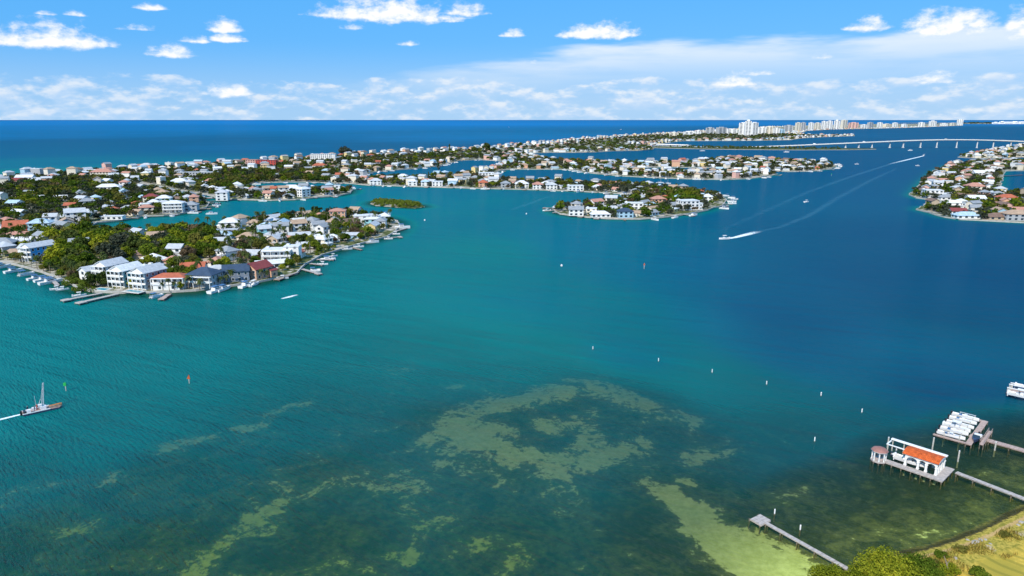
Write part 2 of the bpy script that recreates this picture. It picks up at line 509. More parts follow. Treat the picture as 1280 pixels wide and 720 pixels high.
# ------------------------------------------------------------------ mesh helpers
class MB:
    """collects simple shapes and links them as one mesh object"""
    def __init__(self):
        self.v, self.f, self.mi = [], [], []

    def poly(self, pts, mi=0):
        k = len(self.v)
        self.v += [tuple(p) for p in pts]
        self.f.append(tuple(range(k, k + len(pts))))
        self.mi.append(mi)

    def box(self, x0, x1, y0, y1, z0, z1, mi=0, mat=None):
        k = len(self.v)
        vs = [(x0, y0, z0), (x1, y0, z0), (x1, y1, z0), (x0, y1, z0), (x0, y0, z1), (x1, y0, z1), (x1, y1, z1), (x0, y1, z1)]
        if mat is not None:
            vs = [tuple(mat @ Vector(q)) for q in vs]
        self.v += vs
        for q in ((3, 2, 1, 0), (4, 5, 6, 7), (0, 1, 5, 4), (1, 2, 6, 5), (2, 3, 7, 6), (3, 0, 4, 7)):
            self.f.append(tuple(k + i for i in q))
            self.mi.append(mi)

    def bar(self, a, b, r0, r1=None, sides=6, mi=0, cap=True):
        r1 = r0 if r1 is None else r1
        a, b = Vector(a), Vector(b)
        z = (b - a).normalized()
        x = z.orthogonal().normalized()
        y = z.cross(x)
        k = len(self.v)
        for c, r in ((a, r0), (b, r1)):
            for i in range(sides):
                t = 2 * math.pi * i / sides
                self.v.append(tuple(c + x * (r * math.cos(t)) + y * (r * math.sin(t))))
        for i in range(sides):
            j = (i + 1) % sides
            self.f.append((k + i, k + j, k + sides + j, k + sides + i))
            self.mi.append(mi)
        if cap:
            self.f.append(tuple(k + i for i in reversed(range(sides))))
            self.f.append(tuple(k + sides + i for i in range(sides)))
            self.mi += [mi, mi]

    def mesh(self, name, mats, smooth=False):
        me = bpy.data.meshes.new(name)
        me.from_pydata(self.v, [], self.f)
        for m_ in (mats if isinstance(mats, (list, tuple)) else [mats]):
            me.materials.append(M[m_] if isinstance(m_, str) else m_)
        if max(self.mi, default=0) > 0:
            me.polygons.foreach_set('material_index', self.mi)
        if smooth:
            me.polygons.foreach_set('use_smooth', [True] * len(self.f))
        me.update()
        return me

    def build(self, name, mats, parent=None, smooth=False):
        return link(name, self.mesh(name, mats, smooth), parent)


def link(name, me, parent=None, loc=None, rz=0.0, scale=None):
    o = bpy.data.objects.new(name, me)
    C.objects.link(o)
    if parent is not None:
        o.parent = parent
    if loc is not None:
        o.location = loc
    if rz:
        o.rotation_euler[2] = rz
    if scale is not None:
        o.scale = scale if isinstance(scale, (tuple, list)) else (scale,) * 3
    return o


def tag(o, label=None, cat=None, group=None, kind=None):
    if label:
        o['label'] = label
    if cat:
        o['category'] = cat
    if group:
        o['group'] = group
    if kind:
        o['kind'] = kind
    return o


def thing(name, label, cat, loc=(0, 0, 0), rz=0.0, group=None):
    o = link(name, None, None, loc, rz)
    o.empty_display_size = 0.5
    return tag(o, label, cat, group)


def copy_tree(o, parent=None):
    c = o.copy()
    C.objects.link(c)
    c.parent = parent
    for ch in o.children:
        copy_tree(ch, c)
    return c


def raw_mesh(name, verts, quads, mats, smooth=False):
    """numpy verts (n,3), faces (m,4)"""
    me = bpy.data.meshes.new(name)
    verts = np.asarray(verts, dtype=np.float32)
    quads = np.asarray(quads, dtype=np.int32)
    k = quads.shape[1]
    me.vertices.add(len(verts))
    me.vertices.foreach_set('co', verts.ravel())
    me.loops.add(quads.size)
    me.loops.foreach_set('vertex_index', quads.ravel())
    me.polygons.add(len(quads))
    me.polygons.foreach_set('loop_start', np.arange(0, quads.size, k, dtype=np.int32))
    me.polygons.foreach_set('loop_total', np.full(len(quads), k, dtype=np.int32))
    if smooth:
        me.polygons.foreach_set('use_smooth', np.ones(len(quads), dtype=bool))
    for m_ in mats:
        me.materials.append(M[m_])
    me.update(calc_edges=True)
    return me


def attr(me, name, vals):
    a = me.attributes.new(name, 'FLOAT', 'POINT')
    a.data.foreach_set('value', np.asarray(vals, dtype=np.float32))


def grid_mesh(name, xs, ys, zfun, mats, keep=None, smooth=True):
    X, Y = np.meshgrid(xs, ys)
    x, y = X.ravel(), Y.ravel()
    z = zfun(x, y)
    nx, ny = len(xs), len(ys)
    i, j = np.meshgrid(np.arange(nx - 1), np.arange(ny - 1))
    k = (j * nx + i).ravel()
    q = np.stack([k, k + 1, k + nx + 1, k + nx], 1)
    if keep is not None:
        cx = x[q].mean(1)
        cy = y[q].mean(1)
        q = q[keep(cx, cy)]
    return raw_mesh(name, np.stack([x, y, z], 1), q, mats, smooth), x, y


# ------------------------------------------------------------------ outlines of the land (authored on the photograph, unprojected to the ground)
MAIN = [(-420, 270), (-250, 285), (-120, 306), (-40, 320), (0, 328), (20, 332), (36, 336), (60, 344), (78, 350), (90, 356), (98, 361.5), (117, 365.5), (150, 367), (195, 366.5),
        (245, 364), (292, 358), (320, 354), (345, 349), (371, 343), (378, 335), (390, 327), (402, 320), (422, 314), (445, 307), (465, 302), (483, 297),
        (494, 290), (500, 283), (497, 277), (480, 272), (455, 268), (425, 267), (395, 268), (360, 271), (320, 276), (285, 281), (250, 287), (222, 292),
        (190, 296), (160, 296), (135, 294), (118, 289), (112, 284), (122, 279), (150, 276), (178, 271), (205, 270), (225, 268), (245, 264), (258, 260),
        (262, 254), (250, 250), (240, 247), (222, 244), (205, 240.5), (188, 237.5), (176, 235), (176, 230.5), (195, 232.5), (215, 236.5), (235, 240), (262, 245),
        (275, 249), (300, 250), (340, 251), (370, 250), (400, 247), (425, 245), (438, 242), (441, 238), (430, 235.5), (400, 236.5), (360, 237), (330, 238), (312, 238),
        (308, 232), (330, 228.5), (380, 228), (420, 229.5), (440, 230), (460, 232), (500, 233), (560, 235), (620, 236.5), (680, 238), (720, 239.5), (757, 241.5),
        (790, 244), (797, 246.5), (780, 250), (745, 254), (715, 257), (697, 260), (692, 263), (700, 268), (720, 271), (760, 274), (800, 274.5), (830, 272),
        (860, 268), (885, 263), (903, 257), (908, 251), (902, 246), (885, 242), (865, 238), (845, 235.5), (820, 234), (780, 231.5), (740, 229.5), (700, 228),
        (660, 227), (630, 225), (618, 222), (616, 218), (625, 214), (640, 212), (670, 212), (700, 212), (715, 213), (735, 216.5), (770, 220), (815, 222.5),
        (860, 224), (905, 225), (940, 223.5), (965, 220), (972, 218), (960, 216), (930, 216), (900, 215), (860, 214.2), (820, 213.8), (795, 213.2), (785, 211.5),
        (800, 209.3), (840, 209.3), (880, 210), (920, 211), (950, 213), (985, 215), (1015, 214.5), (1035, 212), (1046, 208.5), (1040, 205.5), (1020, 203.5), (990, 201.5),
        (960, 200), (925, 198.5), (905, 199), (870, 202), (830, 204), (790, 204), (750, 203), (720, 202), (690, 200), (665, 197), (655, 194), (665, 192), (690, 191),
        (720, 191), (745, 190.5), (770, 189), (800, 188.5), (816, 187), (820, 183.5), (815, 181.5), (835, 178.8), (858, 176.5), (900, 176.3), (950, 176), (990, 175.2), (1003, 173),
        (1030, 171.5), (1068, 170.2), (1068, 169.3), (1035, 169.3), (1008, 169), (1000, 166.5), (1010, 163.6), (1040, 162), (1080, 161.2), (1120, 160.2), (1160, 158.8),
        (1203, 157), (1203, 155.2), (1150, 155), (1100, 155)]
GULF = [(1050, 156), (1000, 157.5), (960, 159), (930, 161), (900, 163), (880, 164.5), (840, 167), (800, 169.5), (760, 172), (720, 175), (690, 178.5),
        (650, 182.5), (600, 186), (550, 189), (500, 192), (450, 195), (400, 198), (350, 201), (300, 204), (250, 207), (200, 210), (150, 212.5), (100, 216), (50, 219.5),
        (0, 223.5), (-100, 231), (-250, 242), (-420, 255)]
HOLE = [(450, 219), (470, 215.5), (495, 213), (520, 211.3), (545, 208.5), (562, 204.5), (575, 201), (600, 200), (632, 202), (628, 206), (615, 210), (600, 214),
        (575, 218), (540, 221), (500, 222), (470, 222)]
EAST = [(1430, 286), (1280, 279), (1240, 277), (1200, 275), (1180, 272), (1160, 266), (1145, 262.5), (1150, 259), (1168, 258), (1188, 257), (1186, 253), (1165, 250.5),
        (1145, 248), (1136, 244), (1142, 239), (1150, 229), (1160, 218), (1172, 211), (1185, 206), (1205, 203.5), (1235, 202.5), (1290, 201), (1430, 200), (1430, 213),
        (1290, 213.5), (1256, 214), (1253, 225), (1249, 238), (1262, 241), (1300, 242), (1430, 244)]
NORTH_EAST = [(1430, 196), (1280, 197), (1255, 198.5), (1225, 198.5), (1197, 197), (1200, 195), (1218, 191), (1240, 187.5), (1262, 184), (1275, 181.5), (1430, 178)]
MANGROVE = [(463, 255), (470, 257.5), (495, 259.5), (520, 260.5), (531, 259), (527, 256.5), (505, 254), (480, 252), (466, 252)]
CAUSEWAY = [(818, 185), (860, 186.2), (920, 187.2), (1000, 187.8), (1060, 187.6), (1095, 187), (1094, 186.2), (1060, 186), (1000, 185.6), (930, 184.6), (870, 183.6), (820, 182.6)]


def W(poly):
    return [P(x, y) for x, y in poly]


def np2(poly):
    return np.array([(p.x, p.y) for p in poly])


main_w = np2(W(MAIN + GULF))
hole_w = np2(W(HOLE))
east_w = np2(W(EAST))
ne_w = np2(W(NORTH_EAST))
mang_w = np2(W(MANGROVE))
caus_w = np2(W(CAUSEWAY))


def densify(poly, step=9.0, jit=0.9, seed=1, closed=True):
    """straight traced edges broken into short ones with small irregularities"""
    rng = np.random.RandomState(seed)
    out = []
    n_ = len(poly)
    for i in range(n_ if closed else n_ - 1):
        a_, b_ = poly[i], poly[(i + 1) % n_]
        L = np.hypot(*(b_ - a_))
        st = max(step, np.hypot(*a_) * 0.016)
        k = max(1, min(60, int(L / st)))
        nrm = np.array([-(b_ - a_)[1], (b_ - a_)[0]]) / max(L, 1e-6)
        for j in range(k):
            q = a_ + (b_ - a_) * j / k
            if j:
                q = q + nrm * rng.uniform(-jit, jit) * min(2.0, st / 9)
            out.append(q)
    return np.array(out)


main_d = densify(main_w, seed=2)
hole_d = densify(hole_w, seed=3)
east_d = densify(east_w, seed=4)
ne_d = densify(ne_w, seed=5)
mang_d = densify(mang_w, 6, 1.2, 6)
caus_d = densify(caus_w, 20, 1.5, 7)


def inside(x, y, poly):
    x, y = np.asarray(x, float), np.asarray(y, float)
    r = np.zeros(x.shape, bool)
    px_, py_ = poly[:, 0], poly[:, 1]
    qx, qy = np.roll(px_, -1), np.roll(py_, -1)
    for i in range(len(poly)):
        if py_[i] == qy[i]:
            continue
        c = ((py_[i] > y) != (qy[i] > y)) & (x < (qx[i] - px_[i]) * (y - py_[i]) / (qy[i] - py_[i]) + px_[i])
        r ^= c
    return r


def edge_dist(x, y, poly, closed=True):
    x, y = np.asarray(x, float), np.asarray(y, float)
    best = np.full(x.shape, 1e12)
    n_ = len(poly)
    for i in range(n_ if closed else n_ - 1):
        ax, ay = poly[i]
        bx, by = poly[(i + 1) % n_]
        dx_, dy_ = bx - ax, by - ay
        L = dx_ * dx_ + dy_ * dy_
        t = np.clip(((x - ax) * dx_ + (y - ay) * dy_) / max(L, 1e-9), 0, 1)
        best = np.minimum(best, (x - ax - t * dx_) ** 2 + (y - ay - t * dy_) ** 2)
    return np.sqrt(best)


LAND_Z = 1.0


def land_mesh(name, loops, z=LAND_Z, mats=('land', 'concrete')):
    mb = MB()
    vecs = [[Vector((q[0], q[1], z)) for q in lp] for lp in loops]
    tris = tessellate_polygon(vecs)
    flat = [v for lp in vecs for v in lp]
    mb.v = [tuple(v) for v in flat]
    for t in tris:
        a_, b_, c_ = (flat[i] for i in t)
        nz = (b_ - a_).cross(c_ - a_).z
        mb.f.append(tuple(t) if nz > 0 else (t[0], t[2], t[1]))
        mb.mi.append(0)
    for lp in vecs:
        for i in range(len(lp)):
            a_, b_ = lp[i], lp[(i + 1) % len(lp)]
            mb.poly([(a_.x, a_.y, -3.0), (b_.x, b_.y, -3.0), tuple(b_), tuple(a_)], 1)
    o = mb.build(name, list(mats))
    return tag(o, kind='structure')


land = land_mesh('ground', [main_d, hole_d])
land_east = land_mesh('ground', [east_d])
land_ne = land_mesh('ground', [ne_d])
land_mang = land_mesh('ground', [mang_d], 0.35, ('land', 'land'))
land_caus = land_mesh('ground', [caus_d], 1.2, ('grass_verge', 'concrete'))


def ribbon(name, pts, width, z, mat, kind='structure', closed=False, foam=None, thick=None):
    """strip of the given width along a polyline; width may be a list"""
    pts = [Vector((p[0], p[1], 0)) for p in pts]
    n_ = len(pts)
    wd = width if isinstance(width, (list, tuple)) else [width] * n_
    mb = MB()
    rows = []
    for i, p in enumerate(pts):
        if closed:
            t = pts[(i + 1) % n_] - pts[i - 1]
        else:
            t = pts[min(i + 1, n_ - 1)] - pts[max(i - 1, 0)]
        t.normalize()
        s_ = Vector((-t.y, t.x, 0))
        row = [p + s_ * (wd[i] * k) for k in (-.5, -.25, 0, .25, .5)] if foam else [p + s_ * (wd[i] * k) for k in (-.5, .5)]
        rows.append([(q.x, q.y, z) for q in row])
    kk = len(rows[0])
    mb.v = [q for r in rows for q in r]
    for i in range(n_ if closed else n_ - 1):
        j = (i + 1) % n_
        for c in range(kk - 1):
            mb.f.append((i * kk + c, i * kk + c + 1, j * kk + c + 1, j * kk + c))
            mb.mi.append(0)
    if thick:
        base = len(mb.v)
        mb.v += [(q[0], q[1], z - thick) for r in rows for q in r]
        for i in range(n_ if closed else n_ - 1):
            j = (i + 1) % n_
            for c in (0, kk - 1):
                mb.f.append((i * kk + c, j * kk + c, base + j * kk + c, base + i * kk + c))
                mb.mi.append(0)
            for c in range(kk - 1):
                mb.f.append((base + i * kk + c, base + j * kk + c, base + j * kk + c + 1, base + i * kk + c + 1))
                mb.mi.append(0)
    me = mb.mesh(name, mat)
    o = link(name, me)
    if foam:
        vals = []
        for i in range(n_):
            f = foam[i] if isinstance(foam, (list, tuple)) else foam
            vals += [0.0, f * .75, f, f * .75, 0.0]
        attr(me, 'foam', vals)
    if kind:
        tag(o, kind=kind)
    return o


# seawall caps: pale concrete lip on the bay side, one wall per body of land
def seawall(label, poly, closed=False, wdt=.7):
    o = ribbon('seawall', poly, wdt, LAND_Z + 0.12, 'concrete', kind=None, closed=closed, thick=1.6)
    return tag(o, label, 'seawall')


bay_side = densify(main_w[:len(MAIN)], seed=2, closed=False)
seawall('long pale concrete seawall edging the bay side of the island neighbourhoods', bay_side)
seawall('pale concrete seawall edging the eastern canal-side neighbourhood', east_d, True)
seawall('pale concrete seawall round the basin enclosed by houses', hole_d, True)
seawall('pale concrete seawall of the small point beside the bridge end', ne_d, True)

# gulf beach
beach_line = densify(np2(W(GULF)), 25, 3, 8, closed=False)
ribbon('beach', beach_line, [34 + 0.004 * np.hypot(*q) for q in beach_line], LAND_Z + 0.06, 'sand')
ribbon('beach', beach_line + (beach_line / np.hypot(beach_line[:, 0], beach_line[:, 1])[:, None]) * 14, [30] * len(beach_line), 0.25, 'sand')

# ------------------------------------------------------------------ near shore at the frame's lower corner: lawn, dune grass, beach
SHORE = [(985, 790), (1015, 735), (1070, 709), (1118, 694), (1156, 685), (1191, 675), (1222, 663), (1252, 648), (1283, 633), (1330, 622), (1420, 600)]
shore_line = densify(np2(W(SHORE)), 2.5, 0.25, 9, closed=False)


def shore_sd(x, y):
    d_ = edge_dist(x, y, shore_line, closed=False)
    # land lies to the lower right of the line
    poly = np.vstack([shore_line, [(400, shore_line[-1][1]), (400, 20), (shore_line[0][0], 20)]])
    return np.where(inside(x, y, poly), d_, -d_)


def hash_noise(x, y, s, seed=0):
    """smooth value noise for terrain relief"""
    x, y = x / s, y / s
    xi, yi = np.floor(x).astype(int), np.floor(y).astype(int)
    xf, yf = x - xi, y - yi
    u, v = xf * xf * (3 - 2 * xf), yf * yf * (3 - 2 * yf)

    def h(a, b):
        k = np.sin(a * 127.1 + b * 311.7 + seed * 74.7) * 43758.5453
        return k - np.floor(k)
    return (h(xi, yi) * (1 - u) + h(xi + 1, yi) * u) * (1 - v) + (h(xi, yi + 1) * (1 - u) + h(xi + 1, yi + 1) * u) * v


def shore_z(x, y):
    s = shore_sd(x, y) - 0.35
    n1 = hash_noise(x, y, 3.0, 2) - .5
    n2 = hash_noise(x, y, 0.9, 3) - .5
    z = np.where(s < 0, 0.16 * s, 0)
    z = z + np.clip(s, 0, 3) * 0.22 + np.clip(s - 3, 0, 10) * 0.07
    z = z + (n1 * .35 + n2 * .16) * np.clip(s / 3, 0, 1) * np.clip((14 - s) / 8, .12, 1)
    return np.maximum(z, -1.4)


me_s, sx, sy = grid_mesh('shore_ground', np.arange(40, 190, .55), np.arange(55, 185, .55), shore_z, ['shore'], keep=lambda x, y: shore_sd(x, y) > -1.1)
attr(me_s, 'inland', shore_sd(sx, sy))
shore_ground = tag(link('shore_ground', me_s), kind='structure')
shore_far = MB()
shore_far.box(189, 600, -80, 150, -2, 2.0)
tag(shore_far.build('shore_ground', 'land'), kind='structure')

# ------------------------------------------------------------------ water and seabed
DEPTH = [(0, 700, 1.9), (200, 700, 1.7), (400, 700, 1.7), (640, 700, 1.8), (850, 700, 1.5), (860, 630, 1.8), (900, 670, 1.75), (960, 710, 1.7), (1000, 700, 1.5), (1100, 650, 1.5), (1240, 630, 1.4), (1180, 660, 1.0),
         (0, 600, 2.5), (200, 600, 2.2), (400, 600, 2.0), (400, 530, 2.6), (540, 470, 2.9), (640, 465, 3.0), (560, 530, 2.2), (650, 520, 2.15), (720, 500, 2.2), (800, 520, 2.3), (640, 575, 2.0), (850, 560, 2.3), (1000, 560, 2.9), (1150, 610, 2.1), (1100, 560, 3.6), (540, 455, 3.2),
         (0, 520, 3.4), (150, 540, 3.0), (0, 450, 3.6), (250, 440, 3.3), (450, 400, 3.3), (640, 440, 3.4), (800, 440, 4.2), (1000, 430, 6), (1200, 480, 6.4), (1280, 540, 5), (900, 480, 3.6),
         (0, 380, 3.2), (250, 395, 2.7), (450, 340, 3.4), (600, 320, 3.6), (750, 310, 5), (900, 330, 6.4), (1100, 350, 8), (1280, 350, 9), (1000, 390, 6.8), (700, 380, 4.0),
         (560, 275, 4.2), (640, 255, 4.6), (420, 256, 4.6), (200, 284, 3.8), (950, 250, 7), (1100, 250, 9), (1100, 210, 10), (1200, 300, 9.5), (700, 225, 6.5), (600, 207, 7), (780, 197, 8), (1000, 193, 10),
         (1100, 168, 10.5), (1240, 162, 10.5), (900, 181, 9), (0, 216, 3.6), (0, 208, 5.2), (60, 213, 3.8), (150, 207, 4.4), (100, 204, 6), (0, 190, 9), (300, 185, 11), (0, 168, 14.5), (600, 172, 14), (300, 160, 17), (0, 154, 20), (600, 155, 22), (300, 153, 23), (900, 154, 20), (1250, 152.5, 18)]


def fold(x, y):
    r = np.hypot(x, y)
    return np.arctan2(x, np.maximum(y, 1.0)) * 1.3, np.log(r)


ctrl = np.array([(P(a, b).x, P(a, b).y, c) for a, b, c in DEPTH])
ctrl_f = np.stack(fold(ctrl[:, 0], ctrl[:, 1]), 1)


def depth_at(x, y):
    u, v = fold(x, y)
    num = np.zeros(u.shape)
    den = np.zeros(u.shape)
    for (cu, cv), c in zip(ctrl_f, ctrl[:, 2]):
        w_ = 1.0 / ((u - cu) ** 2 + (v - cv) ** 2 + 0.0012) ** 1.6
        num += w_ * c
        den += w_
    return num / den


main_c = densify(main_w, 60, 0, 1)


def water_depth(x, y):
    d = depth_at(x, y)
    near = y < 1400
    ds = np.full(x.shape, 1e6)
    ds[near] = edge_dist(x[near], y[near], main_w[:len(MAIN)], closed=False)
    ds[near] = np.minimum(ds[near], edge_dist(x[near], y[near], east_w))
    ds[near] = np.minimum(ds[near], edge_dist(x[near], y[near], mang_w))
    d = d * np.clip(0.30 + ds / 26.0, 0.30, 1)
    sd = -shore_sd(x, y)
    d = np.minimum(d, 0.25 + np.maximum(sd, 0) * 0.055 + np.clip((sd - 30) / 40, 0, 1) ** 2 * 9)
    return d


ys_w = np.concatenate([np.arange(40, 220, 1.8), np.geomspace(220, 1500, 260)[0:], np.geomspace(1520, 160000, 90)])
a_ = np.concatenate([np.linspace(0, 260, 170), np.geomspace(262, 1300, 120), np.geomspace(1350, 160000, 50)])
xs_w = np.concatenate([-a_[:0:-1], a_])
me_w, wx, wy = grid_mesh('water', xs_w, ys_w, lambda x, y: np.zeros_like(x), ['water'])
dw = water_depth(wx, wy)
attr(me_w, 'depth', dw)
flat_ = np.clip((330 - np.abs(wx)) / 60, 0, 1) * np.clip((318 - wy) / 60, 0, 1)
attr(me_w, 'clarity', np.clip(np.exp(-dw * 0.44) * 1.30 - .13, 0, 0.90) * flat_)
# suspended matter: the stirred teal water is milky, the eddy off the docks is clear and dark
TINT = [(0, 420, 1.0), (300, 420, 1.0), (600, 420, 1.0), (700, 450, .95), (850, 460, .82), (1000, 470, .66), (1100, 430, .72), (1200, 450, .68), (1280, 500, .52), (1100, 540, .46), (1000, 560, .56), (1200, 600, .56), (1280, 560, .46), (1180, 500, .48), (900, 580, .75),
        (700, 620, .9), (400, 640, .95), (100, 640, .95), (1000, 350, .70), (1280, 350, .58), (1150, 300, .68), (1000, 410, .62), (1200, 400, .56), (1100, 350, .62), (860, 400, .80), (700, 300, .95), (1000, 250, .82), (850, 330, .88), (500, 250, 1.0), (200, 200, 1.0), (800, 170, 1.0), (1200, 200, .78), (1100, 180, .8), (1250, 165, .8), (850, 660, .8), (1000, 640, .7)]
tc_ = np.array([(P(a, b).x, P(a, b).y, c) for a, b, c in TINT])
tf_ = np.stack(fold(tc_[:, 0], tc_[:, 1]), 1)
u_, v_ = fold(wx, wy)
num, den = np.zeros(u_.shape), np.zeros(u_.shape)
for (cu, cv), c in zip(tf_, tc_[:, 2]):
    w_ = 1.0 / ((u_ - cu) ** 2 + (v_ - cv) ** 2 + 0.003) ** 1.5
    num += w_ * c
    den += w_
attr(me_w, 'tint', num / den)
tag(link('water', me_w), kind='structure')

# sand patches on the bottom: (points, radius px, weight), authored on the photograph
SAND = [([(525, 540), (560, 522), (610, 500), (660, 487), (720, 478), (760, 476)], 14, .82), ([(560, 520), (600, 542), (650, 562), (700, 568), (750, 560), (800, 548)], 17, .95),
        ([(580, 515), (620, 525), (640, 545)], 14, .7), ([(675, 522), (715, 520), (735, 530), (720, 548), (752, 540)], 12, .8), ([(725, 500), (745, 503)], 7, .7), ([(765, 485), (800, 492), (826, 508), (872, 518)], 12, .72),
        ([(862, 560), (890, 556), (910, 545)], 14, .62), ([(800, 520), (808, 519)], 5, .7), ([(560, 560), (600, 580), (640, 585)], 22, .45), ([(480, 585), (520, 600), (510, 620)], 26, .42),
        ([(808, 592), (838, 610)], 10, 1.0), ([(838, 606), (866, 632)], 11, 1.5), ([(876, 642), (905, 670), (950, 705), (1005, 745)], 21, 1.8), ([(925, 665), (975, 695), (1030, 722)], 20, 1.1), ([(850, 590), (866, 592)], 8, .7),
        ([(200, 547), (235, 540), (268, 534)], 7, .9), ([(288, 526), (330, 520)], 7, .8), ([(335, 505), (390, 495)], 6, .5), ([(128, 588), (150, 582)], 8, .8), ([(0, 606), (50, 594), (90, 588)], 7, .5), ([(480, 455), (510, 453)], 6, .55), ([(565, 474), (575, 473)], 5, .5),
        ([(235, 705), (275, 672), (300, 650), (345, 620)], 15, .8), ([(300, 655), (345, 655)], 12, .7), ([(75, 660), (120, 650)], 16, .55), ([(50, 690), (90, 685)], 14, .5), ([(380, 555), (400, 560)], 14, .4),
        ([(300, 615), (345, 600), (440, 590)], 20, .35), ([(600, 665), (650, 690), (630, 720)], 24, .38), ([(490, 690), (520, 685)], 14, .55), ([(380, 700), (420, 690)], 18, .45), ([(360, 720), (300, 715)], 20, .5), ([(580, 630), (520, 640)], 24, .3),
         ([(680, 600), (720, 610)], 24, .25), ([(960, 610), (1010, 600)], 20, .2)]


def sandy(x, y):
    u, v = to_px(x, y)
    out = np.full(x.shape, -0.22)
    out += np.clip((v - 520) / 160, 0, 1) * 0.26 * np.clip((900 - u) / 150, .2, 1)
    sd = -shore_sd(x, y)
    out = np.maximum(out, .26 * np.clip(1.25 - sd / 11.0, 0, 1) ** .7 - .16)
    for pts, r, wt in SAND:
        d_ = edge_dist(u, v * 1.0, np.array(pts, float), closed=False)
        out = np.maximum(out, -0.22 + (wt + .22) * np.exp(-(d_ / (r * 1.25)) ** 2))
    return out


me_b, bx_, by_ = grid_mesh('seabed', np.arange(-330, 330, 2.6), np.arange(40, 330, 2.2), lambda x, y: -np.maximum(water_depth(x, y), .3) - 0.35, ['seabed'])
attr(me_b, 'sandy', sandy(bx_, by_))
ua_, va_ = to_px(bx_, by_)
attr(me_b, 'algae', np.clip((va_ - 590) / 50, 0, 1) * np.clip((800 - ua_) / 120, 0, 1))
tag(link('seabed', me_b), kind='structure')
mb = MB()
mb.box(-160000, 160000, -3000, 160000, -31, -30)
tag(mb.build('seabed', 'seabed'), kind='structure')

# ------------------------------------------------------------------ houses
RNG = random.Random(11)
NAMED = []
HOUSES = []          # (x, y, radius) taken ground


def window_mesh(w_, h_):
    mb = MB()
    mb.box(-w_ / 2, w_ / 2, -.06, .10, 0, h_)
    return mb.mesh('window', 'glass')


def frame_mesh(w_, h_):
    mb = MB()
    t = .12
    for x0, x1, z0, z1 in ((-w_ / 2 - t, -w_ / 2, -t, h_ + t), (w_ / 2, w_ / 2 + t, -t, h_ + t), (-w_ / 2, w_ / 2, h_, h_ + t), (-w_ / 2, w_ / 2, -t, 0)):
        mb.box(x0, x1, -.10, .08, z0, z1)
    return mb.mesh('window', 'frame')


WIN = {1: window_mesh(1.3, 1.4), 2: window_mesh(2.1, 1.6), 3: window_mesh(1.6, 2.0)}
FRM = {1: frame_mesh(1.3, 1.4), 2: frame_mesh(2.1, 1.6), 3: frame_mesh(1.6, 2.0)}


def block(mb, x0, x1, y0, y1, z0, h, roof, rise):
    """walls of one volume, gable ends included; ridge along x"""
    if roof == 'gable':
        ym = (y0 + y1) / 2
        k = len(mb.v)
        mb.v += [(x0, y0, z0), (x1, y0, z0), (x1, y1, z0), (x0, y1, z0), (x0, y0, z0 + h), (x1, y0, z0 + h), (x1, y1, z0 + h), (x0, y1, z0 + h),
                 (x0, ym, z0 + h + rise), (x1, ym, z0 + h + rise)]
        for q in ((0, 1, 5, 4), (2, 3, 7, 6), (3, 0, 4, 8, 7), (1, 2, 6, 9, 5)):
            mb.f.append(tuple(k + i for i in q))
            mb.mi.append(0)
    else:
        mb.box(x0, x1, y0, y1, z0, z0 + h)


def roofs(mb, x0, x1, y0, y1, z, roof, rise, o=0.6, t=0.28):
    if roof == 'flat':
        mb.box(x0 - .25, x1 + .25, y0 - .25, y1 + .25, z - .05, z + .40)
        mb.box(x0 + .6, x0 + 2.4, y1 - 2.4, y1 - .8, z + .40, z + 1.2)
        return
    ym = (y0 + y1) / 2
    sl = rise / ((y1 - y0) / 2)
    ze = z - sl * o
    zr = z + rise
    X0, X1, Y0, Y1 = x0 - o, x1 + o, y0 - o, y1 + o
    if roof == 'gable':
        a = [(X0, Y0, ze), (X1, Y0, ze), (X1, ym, zr), (X0, ym, zr), (X0, Y1, ze), (X1, Y1, ze)]
        fs = [(0, 1, 2, 3), (3, 2, 5, 4)]
        rim = [0, 1, 2, 5, 4, 3]
    else:
        hl = min((y1 - y0) / 2, (x1 - x0) / 2 - .2)
        a = [(X0, Y0, ze), (X1, Y0, ze), (X1, Y1, ze), (X0, Y1, ze), (x0 + hl, ym, zr), (x1 - hl, ym, zr)]
        fs = [(0, 1, 5, 4), (1, 2, 5), (2, 3, 4, 5), (3, 0, 4)]
        rim = [0, 1, 2, 3]
    k = len(mb.v)
    n_ = len(a)
    mb.v += [(p[0], p[1], p[2] + t) for p in a] + list(a)
    for f in fs:
        mb.f.append(tuple(k + i for i in f))
        mb.f.append(tuple(k + n_ + i for i in reversed(f)))
        mb.mi += [0, 0]
    for i in range(len(rim)):
        p, q = rim[i], rim[(i + 1) % len(rim)]
        mb.f.append((k + p, k + q, k + n_ + q, k + n_ + p))
        mb.mi.append(0)


def put_windows(root, x0, x1, y0, y1, z0, st, fh, kind, faces, gap, framed):
    for s in range(st):
        zz = z0 + s * fh + (.75 if kind != 3 else .35)
        for face in faces:
            L = (x1 - x0) if face in 'FB' else (y1 - y0)
            n_ = max(1, int(L / gap))
            for i in range(n_):
                p = (i + .5) / n_
                if face == 'F':
                    loc, rz = (x0 + L * p, y0, zz), 0
                elif face == 'B':
                    loc, rz = (x1 - L * p, y1, zz), math.pi
                elif face == 'L':
                    loc, rz = (x0, y1 - L * p, zz), -math.pi / 2
                else:
                    loc, rz = (x1, y0 + L * p, zz), math.pi / 2
                if framed:
                    f = link('window', FRM[kind], root, loc, rz)
                    link('pane', WIN[kind], f)
                else:
                    link('window', WIN[kind], root, loc, rz)


